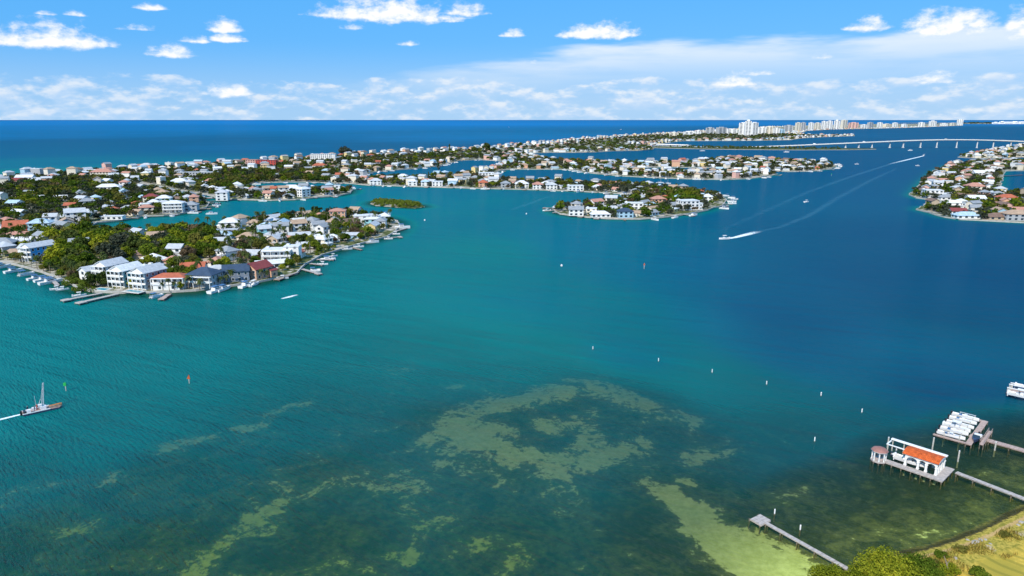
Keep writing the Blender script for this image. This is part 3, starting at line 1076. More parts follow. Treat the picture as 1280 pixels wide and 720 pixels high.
def house(x, y, w_, d_, st, rot, roof, rmat, wmat, label, group=None, detail=1, porch=None, side=None, wing=None, base=0.0, fh=2.9, z=LAND_Z, rise=None, name='house'):
    """x, y: centre of the footprint; front is local -y; ridge along local x"""
    root = thing(name, label, 'house', (x, y, z - .02), rot, group)
    h = st * fh
    rise = rise if rise is not None else (0.26 * d_ if roof != 'flat' else 0)
    x0, x1, y0, y1 = -w_ / 2, w_ / 2, -d_ / 2, d_ / 2
    mb = MB()
    block(mb, x0, x1, y0, y1, 0, h + base, roof, rise)
    mb.build('wall', 'wall_' + wmat, root)
    mb = MB()
    roofs(mb, x0, x1, y0, y1, h + base, roof, rise)
    mb.build('roof', 'roof_' + rmat, root)
    if side:                                   # coloured sheet on the long side (slate: painted shade), 3 cm proud
        mb = MB()
        mb.box(x0 + .35, x1 - .1, y0 - .04, y0 + .02, .4, h - .1)
        mb.build('side_wall', 'wall_' + side, root)
    if wing:                                   # (x0, x1, y0, y1, height, roof type, roof mat)
        a0, a1, b0, b1, hh, rt, rm = wing
        mb = MB()
        rr = .22 * (b1 - b0) if rt != 'flat' else 0
        block(mb, a0, a1, b0, b1, 0, hh, rt, rr)
        mb.build('wing_wall', 'wall_' + wmat, root)
        mb = MB()
        roofs(mb, a0, a1, b0, b1, hh, rt, rr, .4)
        mb.build('wing_roof', 'roof_' + rm, root)
        if detail:
            put_windows(root, a0, a1, b0, b1, 0, max(1, int(hh / 2.8)), fh, 1, 'F', 4.5, False)
    if detail >= 1:
        faces = 'FLR' if detail >= 2 else 'FL'
        put_windows(root, x0, x1, y0, y1, base, st, fh, 2 if detail == 1 else 1, faces, 4.2 if detail == 1 else 2.9, detail >= 2)
    if porch:
        for s in range(st + 1):
            zz = s * fh
            mb = MB()
            q = 2.2
            if porch == 'L':
                bx0, bx1, by0, by1 = x0 - q, x0, y0, y1
            else:
                bx0, bx1, by0, by1 = x0, x1, y0 - q, y0
            if s:
                mb.box(bx0, bx1, by0, by1, zz - .22, zz)
            if s < st:
                for i in range(4):
                    t = i / 3
                    if porch == 'L':
                        px_, py_ = bx0 + .15, by0 + .15 + (by1 - by0 - .3) * t
                    else:
                        px_, py_ = bx0 + .15 + (bx1 - bx0 - .3) * t, by0 + .15
                    if s:
                        mb.box(px_ - .14, px_ + .14, py_ - .14, py_ + .14, zz, zz + fh - .2)
                    else:
                        pb = MB()
                        pb.box(px_ - .14, px_ + .14, py_ - .14, py_ + .14, 0, fh - .2)
                        pb.build('post', 'trim', root)
                if s:
                    if porch == 'L':
                        mb.box(bx0 + .05, bx0 + .12, by0, by1, zz + .2, zz + 1.0)
                    else:
                        mb.box(bx0, bx1, by0 + .05, by0 + .12, zz + .2, zz + 1.0)
            if s:
                mb.build('balcony', 'trim', root)
    HOUSES.append((x, y, .5 * math.hypot(w_, d_) * .80))
    if group is None:
        NAMED.append((x, y, label))
    return root


def house_px(px, py, w_, d_, st, rot, *a, **k):
    p = P(px, py, LAND_Z)
    r = RAD(rot)
    back = d_ / 2 * abs(math.cos(r)) + w_ / 2 * abs(math.sin(r))
    dirn = Vector((p.x, p.y, 0)).normalized()
    return house(p.x + dirn.x * back, p.y + dirn.y * back, w_, d_, st, r, *a, **k)


# ------------------------------------------------------------------ trees
def leaf_quads(rng, centres, radii, per, size, flat=0.75):
    """leaf-clump faces spread through several clumps; returns verts, quads"""
    vs = []
    n_ = 0
    for c, r in zip(centres, radii):
        k = per
        d_ = rng.normal(size=(k, 3))
        d_ /= np.linalg.norm(d_, axis=1)[:, None]
        rad = r * rng.uniform(.55, 1.0, k) ** .5
        p = c + d_ * rad[:, None] * np.array([1, 1, flat])
        nrm = d_ + rng.normal(size=(k, 3)) * .55
        nrm[:, 2] += .35
        nrm /= np.linalg.norm(nrm, axis=1)[:, None]
        t = np.cross(nrm, rng.normal(size=(k, 3)))
        t /= np.linalg.norm(t, axis=1)[:, None]
        b = np.cross(nrm, t)
        s = size * rng.uniform(.6, 1.35, k)[:, None]
        sb = s * rng.uniform(.5, .95, k)[:, None]
        vs.append(np.stack([p - t * s, p - b * sb * .8 + t * s * .15, p + t * s, p + b * sb], 1).reshape(-1, 3))
        n_ += k
    v = np.concatenate(vs)
    return v, np.arange(len(v)).reshape(-1, 4)


def crown_clumps(rng, n_, R, H, z0):
    """clump centres inside an uneven dome of radius R, height H above z0"""
    cs, rs = [], []
    for i in range(n_):
        a = 2.399 * i + rng.uniform(-.4, .4)
        t = (i + .5) / n_
        rr = R * math.sqrt(t) * rng.uniform(.75, 1.0)
        zz = z0 + H * (1 - (rr / R) ** 2) * rng.uniform(.55, 1.0) + .1 * H
        cs.append((rr * math.cos(a) * rng.uniform(.85, 1.1), rr * math.sin(a), zz))
        rs.append(R * rng.uniform(.28, .42))
    for i in range(max(3, n_ // 3)):
        a = rng.uniform(0, 6.28)
        cs.append((R * .5 * math.cos(a), R * .5 * math.sin(a), z0 + H * rng.uniform(.1, .4)))
        rs.append(R * .42)
    return np.array(cs), np.array(rs)


def trunk_mesh(rng, h, R, z0, mat='bark'):
    mb = MB()
    top = Vector((rng.uniform(-.3, .3), rng.uniform(-.3, .3), z0 + h * .25))
    mb.bar((0, 0, -.4), top, .028 * h + .1, .018 * h + .06, 7)
    for i in range(5):
        a = i * 1.257 + rng.uniform(-.3, .3)
        e = Vector((math.cos(a) * R * .6, math.sin(a) * R * .6, z0 + h * rng.uniform(.35, .55)))
        mb.bar(top - Vector((0, 0, rng.uniform(0, .2) * z0)), e, .012 * h + .05, .03, 5)
    return mb.mesh('trunk', mat)


def tree_proto(seed, R, H, z0, n_cl, per, size, mat):
    rng = np.random.RandomState(seed)
    cs, rs = crown_clumps(rng, n_cl, R, H, z0)
    v, q = leaf_quads(rng, cs, rs, per, size)
    return raw_mesh('crown', v, q, [mat]), trunk_mesh(rng, H + z0, R, z0)


def cypress_proto(seed, mat):
    rng = np.random.RandomState(seed)
    cs = np.array([(rng.uniform(-.4, .4), rng.uniform(-.4, .4), 2 + i * 1.0) for i in range(12)])
    rs = np.array([2.0 * (1 - i / 14) + .4 for i in range(12)])
    v, q = leaf_quads(rng, cs, rs, 42, .5, 1.0)
    return raw_mesh('crown', v, q, [mat]), trunk_mesh(rng, 9, .8, 1.5)


def palm_proto(seed, h):
    rng = np.random.RandomState(seed)
    mb = MB()
    lean = Vector((rng.uniform(-.5, .5), rng.uniform(-.5, .5), 0))
    pts = [Vector((0, 0, -.3)), Vector((0, 0, h * .5)) + lean * .35, Vector((0, 0, h)) + lean]
    mb.bar(pts[0], pts[1], .24, .18, 7)
    mb.bar(pts[1], pts[2], .18, .15, 7)
    tr = mb.mesh('trunk', 'palm_bark')
    fr = MB()
    top = pts[2]
    for i in range(22):
        a = i * 2.399
        up = rng.uniform(-.35, .95)
        L = rng.uniform(2.0, 2.9)
        d_ = Vector((math.cos(a), math.sin(a), 0))
        s_ = Vector((-d_.y, d_.x, 0))
        prev = top
        zs = 0
        for k in range(4):
            t0, t1 = k / 4, (k + 1) / 4
            zz = lambda t: up * L * t - 1.15 * L * t * t * .8
            p0 = top + d_ * (L * t0 * (1 - .12 * t0)) + Vector((0, 0, zz(t0)))
            p1 = top + d_ * (L * t1 * (1 - .12 * t1)) + Vector((0, 0, zz(t1)))
            w0, w1 = .42 * math.sin(min(1, t0 * 1.3 + .12) * 2.6), .42 * math.sin(min(1, t1 * 1.3 + .12) * 2.6)
            dr = Vector((0, 0, -.18))
            fr.poly([p0, p1, p1 + s_ * w1 + dr, p0 + s_ * w0 + dr])
            fr.poly([p0 - s_ * w0 + dr, p1 - s_ * w1 + dr, p1, p0])
    return fr.mesh('fronds', 'leaf_palm'), tr


TREES = {}
for i, (nm, mat) in enumerate([('dark', 'leaf_dark'), ('green', 'leaf_green'), ('olive', 'leaf_olive'), ('lime', 'leaf_lime'), ('brown', 'leaf_brown'), ('grey', 'leaf_grey')]):
    TREES[nm] = [tree_proto(20 + i * 7 + k, 3.6 + .5 * k, 4.2 - .4 * k, 2.4, 15 + k, 58, .46, mat) for k in range(2)]
CYPRESS = cypress_proto(77, 'leaf_dark')
PALMS = [palm_proto(60 + k, 6.0 + 1.3 * k) for k in range(4)]
BUSHES = [tree_proto(90 + k, 2.4, 1.6, .2, 9, 50, .36, m_) for k, m_ in enumerate(['leaf_mangrove', 'leaf_olive', 'leaf_green'])]
N_TREE = [0]


def tree_at(x, y, kind, scale, label, group, z=LAND_Z, name='tree', cat='tree'):
    rng = RNG
    if kind == 'palm':
        cr, tr = PALMS[rng.randrange(4)]
        name, cat = 'palm_tree', 'palm tree'
    elif kind == 'cypress':
        cr, tr = CYPRESS
    elif kind == 'bush':
        cr, tr = BUSHES[rng.randrange(3)]
        name, cat = 'bush', 'bush'
    else:
        cr, tr = TREES[kind][rng.randrange(2)]
    o = thing(name, label, cat, (x, y, z), rng.uniform(0, 6.28), group)
    s = scale * rng.uniform(.9, 1.1)
    o.scale = (s * rng.uniform(.9, 1.15), s * rng.uniform(.9, 1.15), s)
    link('fronds' if kind == 'palm' else 'crown', cr, o)
    link('trunk' if kind != 'bush' else 'stem', tr, o)
    N_TREE[0] += 1
    return o


# ------------------------------------------------------------------ boats
def hull_mesh(L, B, H, mat, deckmat, fine=2.2):
    mb = MB()
    st = 9
    rows = []
    for i in range(st):
        t = i / (st - 1)
        b = B / 2 * (1 - max(0, (t - .35) / .65) ** fine)
        b = max(b, .02)
        sh = H * (1 + .35 * t * t)
        x = -L / 2 + L * t
        kz = -.45 + .5 * max(0, t - .75) / .25 * .8
        rows.append([(x, -b, sh), (x, -b * .82, .05), (x - .03 * L * t * 0, 0, kz), (x, b * .82, .05), (x, b, sh)])
    k = len(mb.v)
    mb.v += [p for r in rows for p in r]
    for i in range(st - 1):
        for c in range(4):
            a = k + i * 5 + c
            mb.f.append((a, a + 5, a + 6, a + 1))
            mb.mi.append(0)
    mb.f.append((k, k + 1, k + 2, k + 3, k + 4))
    mb.mi.append(0)
    # inner deck, set down inside the gunwale; foredeck higher
    for i in range(st - 1):
        t = i / (st - 1)
        dz = -.32 if t < .55 else -.05
        q = [rows[i][0], rows[i + 1][0], rows[i + 1][4], rows[i][4]]
        q = [(p[0], p[1] * .94, p[2] + dz) for p in q]
        mb.poly(q, 1 if t < .55 else 0)
    return mb.mesh('hull', [mat, deckmat])


def boat_proto(kind):
    """returns list of (part name, mesh)"""
    parts = []
    if kind == 'console':
        parts.append(('hull', hull_mesh(7.4, 2.5, .85, 'gel', 'boat_deck')))
        mb = MB(); mb.box(-.5, .6, -.45, .45, .5, 1.5); mb.box(-1.6, -.9, -.6, .6, .5, 1.1); parts.append(('console', mb.mesh('console', 'gel')))
        mb = MB(); mb.box(-1.5, .9, -.95, .95, 2.45, 2.58); parts.append(('hardtop', mb.mesh('hardtop', 'canvas_white')))
        mb = MB()
        for sx in (-1.1, .6):
            for sy in (-.8, .8):
                mb.bar((sx, sy, .6), (sx, sy * .95, 2.45), .04, sides=5)
        parts.append(('hardtop_frame', mb.mesh('hardtop_frame', 'steel')))
        for sy in (-.4, .4):
            mb = MB(); mb.box(-4.15, -3.65, sy - .22, sy + .22, .2, 1.35); mb.box(-4.05, -3.8, sy - .1, sy + .1, -.6, .2); parts.append(('outboard_motor', mb.mesh('outboard_motor', 'gel')))
    elif kind == 'cruiser':
        parts.append(('hull', hull_mesh(10.0, 3.3, 1.25, 'gel', 'boat_deck')))
        mb = MB()
        a = [(-2.2, 1.25, 1.0), (1.9, 1.25, 1.0), (.9, 1.05, 2.35), (-2.0, 1.05, 2.35)]
        mb.poly([(p[0], -p[1], p[2]) for p in a]); mb.poly([p for p in reversed(a)])
        for i in range(4):
            p, q = a[i], a[(i + 1) % 4]
            mb.poly([(p[0], -p[1], p[2]), (p[0], p[1], p[2]), (q[0], q[1], q[2]), (q[0], -q[1], q[2])])
        parts.append(('cabin', mb.mesh('cabin', 'gel')))
        mb = MB(); mb.box(-1.6, .9, -1.22, -1.16, 1.55, 2.05); mb.box(-1.6, .9, 1.16, 1.22, 1.55, 2.05)
        mb.poly([(1.72, -.95, 1.3), (1.72, .95, 1.3), (1.1, .9, 2.15), (1.1, -.9, 2.15)]); parts.append(('window', mb.mesh('window', 'glass')))
        mb = MB(); mb.box(-2.6, .8, -1.15, 1.15, 2.95, 3.07); parts.append(('bimini_top', mb.mesh('bimini_top', 'canvas')))
        mb = MB()
        for sx in (-2.4, .6):
            for sy in (-1.05, 1.05):
                mb.bar((sx, sy, 1.3), (sx, sy, 2.95), .035, sides=5)
        for k in range(7):
            t = .45 + k * .085
            b = 1.55 * (1 - max(0, (t - .35) / .65) ** 2.2)
            for sy in (-1, 1):
                mb.bar((-5 + 10 * t, sy * b, 1.4), (-5 + 10 * t, sy * b, 2.1), .025, sides=4)
        parts.append(('railing', mb.mesh('railing', 'steel')))
    elif kind == 'runabout':
        parts.append(('hull', hull_mesh(6.2, 2.2, .75, 'gel_dark', 'boat_deck')))
        mb = MB(); mb.poly([(.5, -.95, .8), (.5, .95, .8), (.1, .85, 1.35), (.1, -.85, 1.35)]); parts.append(('windshield', mb.mesh('windshield', 'glass')))
        mb = MB(); mb.box(-2.4, -1.5, -.9, .9, .5, .95); mb.box(-.6, -.1, -.8, -.2, .5, 1.05); mb.box(-.6, -.1, .2, .8, .5, 1.05); parts.append(('seat', mb.mesh('seat', 'gel')))
        mb = MB(); mb.box(-3.5, -3.05, -.22, .22, .2, 1.2); mb.box(-3.4, -3.2, -.1, .1, -.6, .2); parts.append(('outboard_motor', mb.mesh('outboard_motor', 'black')))
    elif kind == 'skiff':
        parts.append(('hull', hull_mesh(7.0, 1.75, .7, 'gel', 'boat_deck', 1.5)))
        mb = MB(); mb.box(-.4, .4, -.35, .35, .4, 1.15); parts.append(('console', mb.mesh('console', 'gel')))
        mb = MB(); mb.box(-1.7, -1.0, -.5, .5, .4, .9); parts.append(('seat', mb.mesh('seat', 'canvas')))
        mb = MB(); mb.box(-3.95, -3.5, -.2, .2, .2, 1.2); mb.box(-3.85, -3.6, -.1, .1, -.6, .2); parts.append(('outboard_motor', mb.mesh('outboard_motor', 'black')))
    elif kind == 'pontoon':
        mb = MB()
        for sy in (-.95, .95):
            mb.bar((-3.4, sy, .05), (3.0, sy, .05), .38, sides=10); mb.bar((3.0, sy, .05), (3.8, sy, .25), .38, .06, 10)
        parts.append(('pontoon', mb.mesh('pontoon', 'steel')))
        mb = MB(); mb.box(-3.5, 3.5, -1.3, 1.3, .42, .55); parts.append(('deck', mb.mesh('deck', 'boat_deck')))
        mb = MB()
        for sy in (-1.27, 1.21):
            mb.box(-3.0, 3.3, sy, sy + .06, .55, 1.25)
        mb.box(3.24, 3.3, -1.2, 1.2, .55, 1.25); parts.append(('rail', mb.mesh('rail', 'gel')))
        mb = MB(); mb.box(-2.9, -.1, -1.2, 1.2, 2.5, 2.6); parts.append(('bimini_top', mb.mesh('bimini_top', 'canvas')))
        mb = MB()
        for sx in (-2.7, -.3):
            for sy in (-1.15, 1.15):
                mb.bar((sx, sy, 1.2), (sx, sy, 2.5), .035, sides=5)
        parts.append(('bimini_frame', mb.mesh('bimini_frame', 'steel')))
    elif kind == 'sail':
        parts.append(('hull', hull_mesh(10.5, 3.0, 1.1, 'gel', 'boat_deck', 1.8)))
        mb = MB(); mb.box(-1.5, 2.2, -.9, .9, 1.0, 1.6); parts.append(('cabin', mb.mesh('cabin', 'gel')))
        mb = MB(); mb.bar((.8, 0, 1.2), (.8, 0, 14.0), .1, .06); mb.bar((.8, 0, 2.4), (-3.6, 0, 2.5), .08); parts.append(('mast', mb.mesh('mast', 'steel')))
        mb = MB(); mb.bar((.5, 0, 2.6), (-3.4, 0, 2.7), .2, .12); parts.append(('furled_sail', mb.mesh('furled_sail', 'canvas')))
    return parts


BOATS = {k: boat_proto(k) for k in ('console', 'cruiser', 'runabout', 'pontoon', 'sail', 'skiff')}
BOAT_NAME = dict(console='motorboat', cruiser='cabin_cruiser', runabout='runabout', pontoon='pontoon_boat', sail='sailboat', skiff='skiff')


def boat(x, y, rot, kind, label, group=None, z=0.0, scale=1.0):
    o = thing(BOAT_NAME[kind], label, 'boat', (x, y, z), rot, group)
    o.scale = (scale,) * 3
    for nm, me in BOATS[kind]:
        link(nm, me, o)
    return o


def boat_px(px, py, rot, kind, label, group=None, z=0.0, scale=1.0):
    p = P(px, py, z)
    return boat(p.x, p.y, RAD(rot), kind, label, group, z, scale)


# ------------------------------------------------------------------ docks
PILE = {}


def pile_mesh(h0, h1, r=.14, mat='piling'):
    key = (h0, h1, r, mat)
    if key not in PILE:
        mb = MB()
        mb.bar((0, 0, h0), (0, 0, h1), r, sides=7)
        PILE[key] = mb.mesh('piling', mat)
    return PILE[key]


def deck_planks(mb, L, w_, z, th=.12):
    """boards across the run with open joints"""
    n_ = max(3, int(L / .9))
    st = L / n_
    for i in range(n_):
        mb.box(i * st + .03, (i + 1) * st - .03, -w_ / 2, w_ / 2, z - th + .01 * ((i * 7) % 3), z + .012 * ((i * 5) % 3))
    mb.box(0, L, -w_ / 2 + .15, -w_ / 2 + .35, z - th - .22, z - th)
    mb.box(0, L, w_ / 2 - .35, w_ / 2 - .15, z - th - .22, z - th)


def dock(a, b, w_, label, mat='wood_grey', z=1.05, head=None, group=None, every=4.0, pile_up=.0, proud=False):
    """walkway from a (shore) to b, optional head platform (length, width) at b"""
    a, b = Vector((a[0], a[1], 0)), Vector((b[0], b[1], 0))
    d_ = b - a
    L = d_.length
    root = thing('dock', label, 'dock', (a.x, a.y, 0), math.atan2(d_.y, d_.x), group)
    mb = MB()
    deck_planks(mb, L, w_, z)
    mb.build('deck', mat, root)
    n_ = max(2, int(L / every))
    pm = pile_mesh(-2.5, z + (pile_up if proud else -.1))
    for i in range(n_ + 1):
        for s in (-1, 1):
            link('piling', pm, root, (min(L - .3, max(.3, L * i / n_)), s * (w_ / 2 + (.1 if proud else -.1)), 0))
    if head:
        hl, hw = head
        mb = MB()
        for i in range(int(hl / .9)):
            mb.box(L + i * .9 + .03, L + (i + 1) * .9 - .03, -hw / 2, hw / 2, z - .1, z + .02 + .012 * (i % 3))
        mb.box(L - .1, L + int(hl / .9) * .9 + .1, -hw / 2 + .05, hw / 2 - .05, z - .38, z - .11)
        mb.build('platform', mat, root)
        for sx in (.3, hl - .4):
            for s in (-1, 1):
                link('piling', pm, root, (L + sx, s * (hw / 2 - .2), 0))
    return root


def dock_px(a, b, w_, label, **k):
    z = k.get('z', 1.05)
    return dock(P(*a, z), P(*b, z), w_, label, **k)

# ------------------------------------------------------------------ houses picked out one by one
hp = house_px
# the three tall white houses and neighbours on the point
hp(142, 352.5, 13, 9, 3, 70, 'gable', 'light_grey', 'white', 'white three-storey house with balconies, rearmost of the three tall pale-roofed waterfront houses', detail=2, porch='L')
hp(162, 359, 13, 9, 3, 70, 'gable', 'white', 'white', 'tall white balconied house with a teal side wall, between two similar houses by the pools', detail=2, porch='L', side='teal')
hp(189, 362, 13.5, 9.5, 3, 68, 'gable', 'light_grey', 'white', 'tall white balconied house with a shade-painted grey side wall, beside the red-roofed villa', detail=2, porch='L', side='slate')  # slate sheet stands in for shade on the white side wall
hp(216, 361, 16, 8, 2, 4, 'hip', 'terracotta', 'white', 'white two-storey villa with long red tiled roof on the seawall', detail=2, porch='F', rise=1.5, wing=(-6.5, 6.5, -7.2, -4, 2.7, 'flat', 'white'))
hp(258, 359.5, 14, 11, 2, -8, 'hip', 'navy', 'grey', 'grey villa with dark navy hip roof and columned balcony behind two moored cruisers', detail=2, porch='F', base=.8)
hp(297, 353, 13, 10, 2, 18, 'gable', 'navy', 'slate', 'slate-walled house with plain navy roof next to the peach gabled house', detail=2, rise=2.6)
hp(324, 350, 11.5, 9.5, 2, 62, 'gable', 'maroon', 'peach', 'peach house with maroon gable roof at the corner of the point', detail=2, rise=2.9, wing=(3, 7.5, -6.5, -1, 3.6, 'gable', 'maroon'))
hp(349, 327, 17, 10, 2, 4, 'flat', 'white', 'white', 'boxy white modern house with blue glazing and flat roofs', detail=2, porch='F', wing=(4, 13, -3, 5, 8.4, 'flat', 'white'), fh=3.4)
hp(341, 337, 18, 8, 1, 22, 'gable', 'white', 'white', 'low white-roofed house just behind the peach gabled house', detail=1, rise=1.5)
hp(52, 327, 16, 8.5, 3, 66, 'gable', 'light_grey', 'white', 'big house with white gable front and bright blue side wall', detail=2, porch='L', side='blue')
hp(60, 326, 9, 6, 1, 30, 'gable', 'light_grey', 'white', 'small white cottage beside the bright blue house', detail=1)
hp(18, 322, 10, 7, 1, 20, 'hip', 'tan', 'pale_yellow', 'low pale yellow bungalow beside the bright blue house', detail=1)
hp(6, 315, 14, 10, 2, 15, 'hip', 'grey', 'grey', 'grey hip-roofed house by the row of moored cruisers', detail=1)
hp(116, 352, 9, 7, 2, 60, 'gable', 'light_grey', 'white', 'narrow white house with grey gable behind the mangrove clump', detail=1)
hp(99, 334, 8, 6, 1, 20, 'gable', 'maroon', 'slate', 'small house with bright red-brown gable roof deep in the trees', detail=1, rise=2.4)
hp(101, 314, 11, 8, 2, 25, 'gable', 'grey', 'white', 'white house with grey gable roof in a clearing of the wood', detail=1)
hp(155, 322, 15, 7, 1, -14, 'gable', 'pink', 'tan', 'long low house with faded pink-brown roof sunk among trees', detail=1, rise=1.8)
hp(176, 324, 10, 7, 1, 10, 'hip', 'brown', 'tan', 'low brown-roofed house half hidden in the wood', detail=0)
hp(196, 305, 10, 8, 2, 20, 'gable', 'tan', 'tan', 'tan-roofed house poking out of the tall trees by the lagoon', detail=1)
hp(184, 296.5, 13, 8, 1, 10, 'hip', 'white', 'white', 'white hip-roofed house on the lagoon shore beside tall palms', detail=1)
hp(218, 331, 9, 7, 1, 5, 'hip', 'pink', 'peach', 'low house with dusty pink roof behind the red-roofed villa', detail=0)
hp(289, 287.5, 15, 11, 2, 12, 'hip', 'white', 'white', 'large white hip-roofed house at the lagoon mouth with two roof tiers', detail=1, wing=(-10, -4, -5, 3, 3, 'hip', 'white'))
hp(262, 294, 12, 8, 1, 5, 'hip', 'light_grey', 'white', 'low grey-roofed house beside a green lawn on the lagoon', detail=1)
hp(280, 299, 13, 9, 1, 8, 'hip', 'pale_blue', 'pale_blue', 'pale blue bungalow with pale hip roof inland of the lagoon mouth', detail=1)
hp(278, 312, 8, 7, 2, 12, 'gable', 'light_grey', 'white', 'small white two-storey cube house with flat-looking pale roof in the trees', detail=1)
hp(310, 301, 12, 9, 1, -6, 'hip', 'tan', 'cream', 'cream bungalow with tan hip roof behind bare brown trees', detail=1)
hp(331, 296, 9, 8, 2, 30, 'gable', 'light_grey', 'aqua', 'aqua-walled gabled house in the row along the back of the point', detail=1)
hp(352, 292, 11, 8, 2, 20, 'gable', 'grey', 'white', 'white house with charcoal gable in the row along the back of the point', detail=1)
hp(374, 289, 11, 9, 2, 30, 'gable', 'tan', 'white', 'white gabled house with beige roof and shaded end wall', detail=1)
hp(398, 290, 9.5, 8, 2, 28, 'gable', 'grey', 'white', 'white gabled house with grey roof near the peach block', detail=1)
hp(423, 277, 13, 11, 3, 8, 'hip', 'pink', 'peach', 'three-storey peach house with salmon hip roof at the end of the point', detail=2, rise=1.8)
hp(378, 299, 18, 8, 1, 16, 'gable', 'light_grey', 'white', 'long low grey-roofed house with bluish carport in mid point', detail=1, rise=1.4)
hp(381, 311, 11, 8, 1, 20, 'flat', 'white', 'white', 'white flat-roofed bungalow beside a round tree', detail=1)
hp(391, 303, 10, 7, 1, 24, 'gable', 'white', 'white', 'small white-roofed bungalow behind the round tree', detail=1)
hp(416, 303, 10, 8, 1, 12, 'hip', 'white', 'white', 'white pyramidal-roofed bungalow by the sloping lawn', detail=1)
hp(437, 299, 14, 7, 1, 6, 'gable', 'light_grey', 'white', 'low grey house with blue end wall behind the hedge', detail=1, side='pale_blue', rise=1.3)
hp(452, 279, 12, 9, 2, 10, 'flat', 'white', 'white', 'white house with stepped flat roofs next to the blue-fronted house', detail=1)
hp(467, 283, 14, 8, 2, 8, 'hip', 'white', 'aqua', 'white-roofed house with long blue front near the tip', detail=1, rise=1.2)
hp(481, 279, 9, 8, 2, 10, 'hip', 'white', 'white', 'small white house last before the tip of the point', detail=1)
hp(318, 283, 10, 8, 1, 10, 'hip', 'tan', 'cream', 'cream house with beige roof on the channel shore next to palms', detail=1)
hp(340, 280, 11, 8, 1, 8, 'hip', 'light_grey', 'white', 'white house with pale grey roof on the channel shore', detail=1)
hp(305, 342, 8, 6, 1, 20, 'gable', 'tan', 'tan', 'small tan outbuilding behind the slate-walled house', detail=0)
# wooded district between the lagoon and the gulf
hp(22, 289.5, 16, 13, 1, 24, 'gable', 'terracotta', 'red', 'large house with steep bright terracotta gable roof in dark trees', detail=1, rise=4.6, wing=(2, 11, -3, 7, 3.8, 'hip', 'terracotta'))
hp(28, 298, 20, 8, 1, -6, 'hip', 'pink', 'cream', 'long low house with salmon tiled roof next to the steep terracotta house', detail=1, rise=1.5)
hp(53, 288, 16, 10, 2, 10, 'hip', 'pale_blue', 'pale_blue', 'pale blue house with wide pale roof by the lagoon head', detail=1)
hp(96, 279, 15, 11, 3, 32, 'gable', 'light_grey', 'white', 'tall white house with grey gable at the head of the lagoon', detail=1)
hp(71, 276, 12, 8, 1, 18, 'gable', 'white', 'white', 'white cottage behind the tall lagoon-head house', detail=1)
hp(143, 266, 10, 8, 1, 12, 'hip', 'terracotta', 'cream', 'cream bungalow with orange hip roof on a lawn', detail=1)
hp(162, 264, 13, 8, 1, 10, 'hip', 'light_grey', 'white', 'white bungalow with grey hip roof next to the orange-roofed bungalow', detail=1)
hp(142, 275, 18, 7, 1, 6, 'flat', 'white', 'white', 'long white flat-roofed bungalow on the lagoon edge', detail=1)
hp(219, 266, 17, 12, 3, 12, 'hip', 'white', 'white', 'big white three-storey house with galleries at the lagoon bend', detail=2, porch='F', rise=2)
hp(240, 264, 12, 11, 2, 12, 'hip', 'grey', 'grey', 'grey hip-roofed house next to the big white galleried house', detail=1)
hp(206, 255, 14, 10, 2, 14, 'hip', 'white', 'aqua', 'aqua house with white hip roof backing on the narrow canal', detail=1)
hp(190, 253, 14, 10, 2, 12, 'hip', 'maroon', 'cream', 'cream house with dark maroon roof beside the aqua house', detail=1)
hp(224, 252, 16, 7, 1, 4, 'hip', 'brown', 'tan', 'brown-roofed bungalow between the aqua house and the canal', detail=1)
hp(137, 240, 26, 12, 2, 12, 'hip', 'white', 'white', 'wide white house with broken white roofs in the woods', detail=1, wing=(4, 18, -9, -2, 3.2, 'hip', 'light_grey'))
hp(74, 251, 24, 9, 1, 12, 'gable', 'white', 'white', 'long white-roofed hall in the middle of the woods', detail=1)
hp(53, 251, 22, 10, 1, -4, 'gable', 'light_grey', 'grey', 'long grey-roofed hall beside the white-roofed hall', detail=1)
hp(110, 259, 13, 9, 2, 30, 'hip', 'grey', 'cream', 'cream house with dark grey roof alone among trees', detail=1)
hp(225, 232, 20, 12, 2, 10, 'hip', 'white', 'white', 'white two-storey house on the far bank of the narrow canal', detail=1)
hp(279, 251, 12, 10, 3, 10, 'hip', 'light_grey', 'white', 'slim three-storey white house at the root of the short finger', detail=1)
hp(33, 227, 22, 12, 2, 8, 'gable', 'white', 'white', 'white-roofed house near the quiet end of the gulf beach', detail=1)
hp(48, 231, 20, 12, 2, 20, 'hip', 'light_grey', 'white', 'pale hip-roofed house behind the quiet end of the gulf beach', detail=1)
hp(23, 228, 14, 10, 1, 10, 'gable', 'maroon', 'pink', 'pink house with dark red roof near the gulf beach', detail=0)
hp(130, 222.5, 30, 16, 3, 8, 'hip', 'pink', 'cream', 'large cream beach house with salmon roof over the treetops', detail=1)
hp(115, 217, 40, 10, 2, 6, 'flat', 'white', 'cream', 'long low cream motel block on the gulf beach', detail=1)
hp(250, 220.5, 62, 13, 2, 6, 'flat', 'light_grey', 'grey', 'very long two-storey motel with dark bays under a pale flat roof', detail=1)
hp(318, 208, 26, 16, 4, 4, 'flat', 'pink', 'pink', 'pink end block of the red beach hotel', detail=1)
hp(334, 208.5, 36, 16, 4, 4, 'flat', 'maroon', 'red', 'bright red beach hotel with yellow doorways on the gulf shore', detail=1)
hp(402, 201.8, 42, 16, 5, 3, 'flat', 'white', 'white', 'big white slab hotel with blue end on the gulf shore', detail=1, side=None, wing=(21, 30, -7, 7, 14, 'flat', 'pale_blue'))
hp(332, 213, 14, 10, 3, 10, 'hip', 'tan', 'pale_yellow', 'yellow three-storey house below the red beach hotel', detail=1)
hp(400, 211, 24, 12, 2, 4, 'hip', 'terracotta', 'cream', 'cream house with coral red roof inland of the white slab hotel', detail=0)
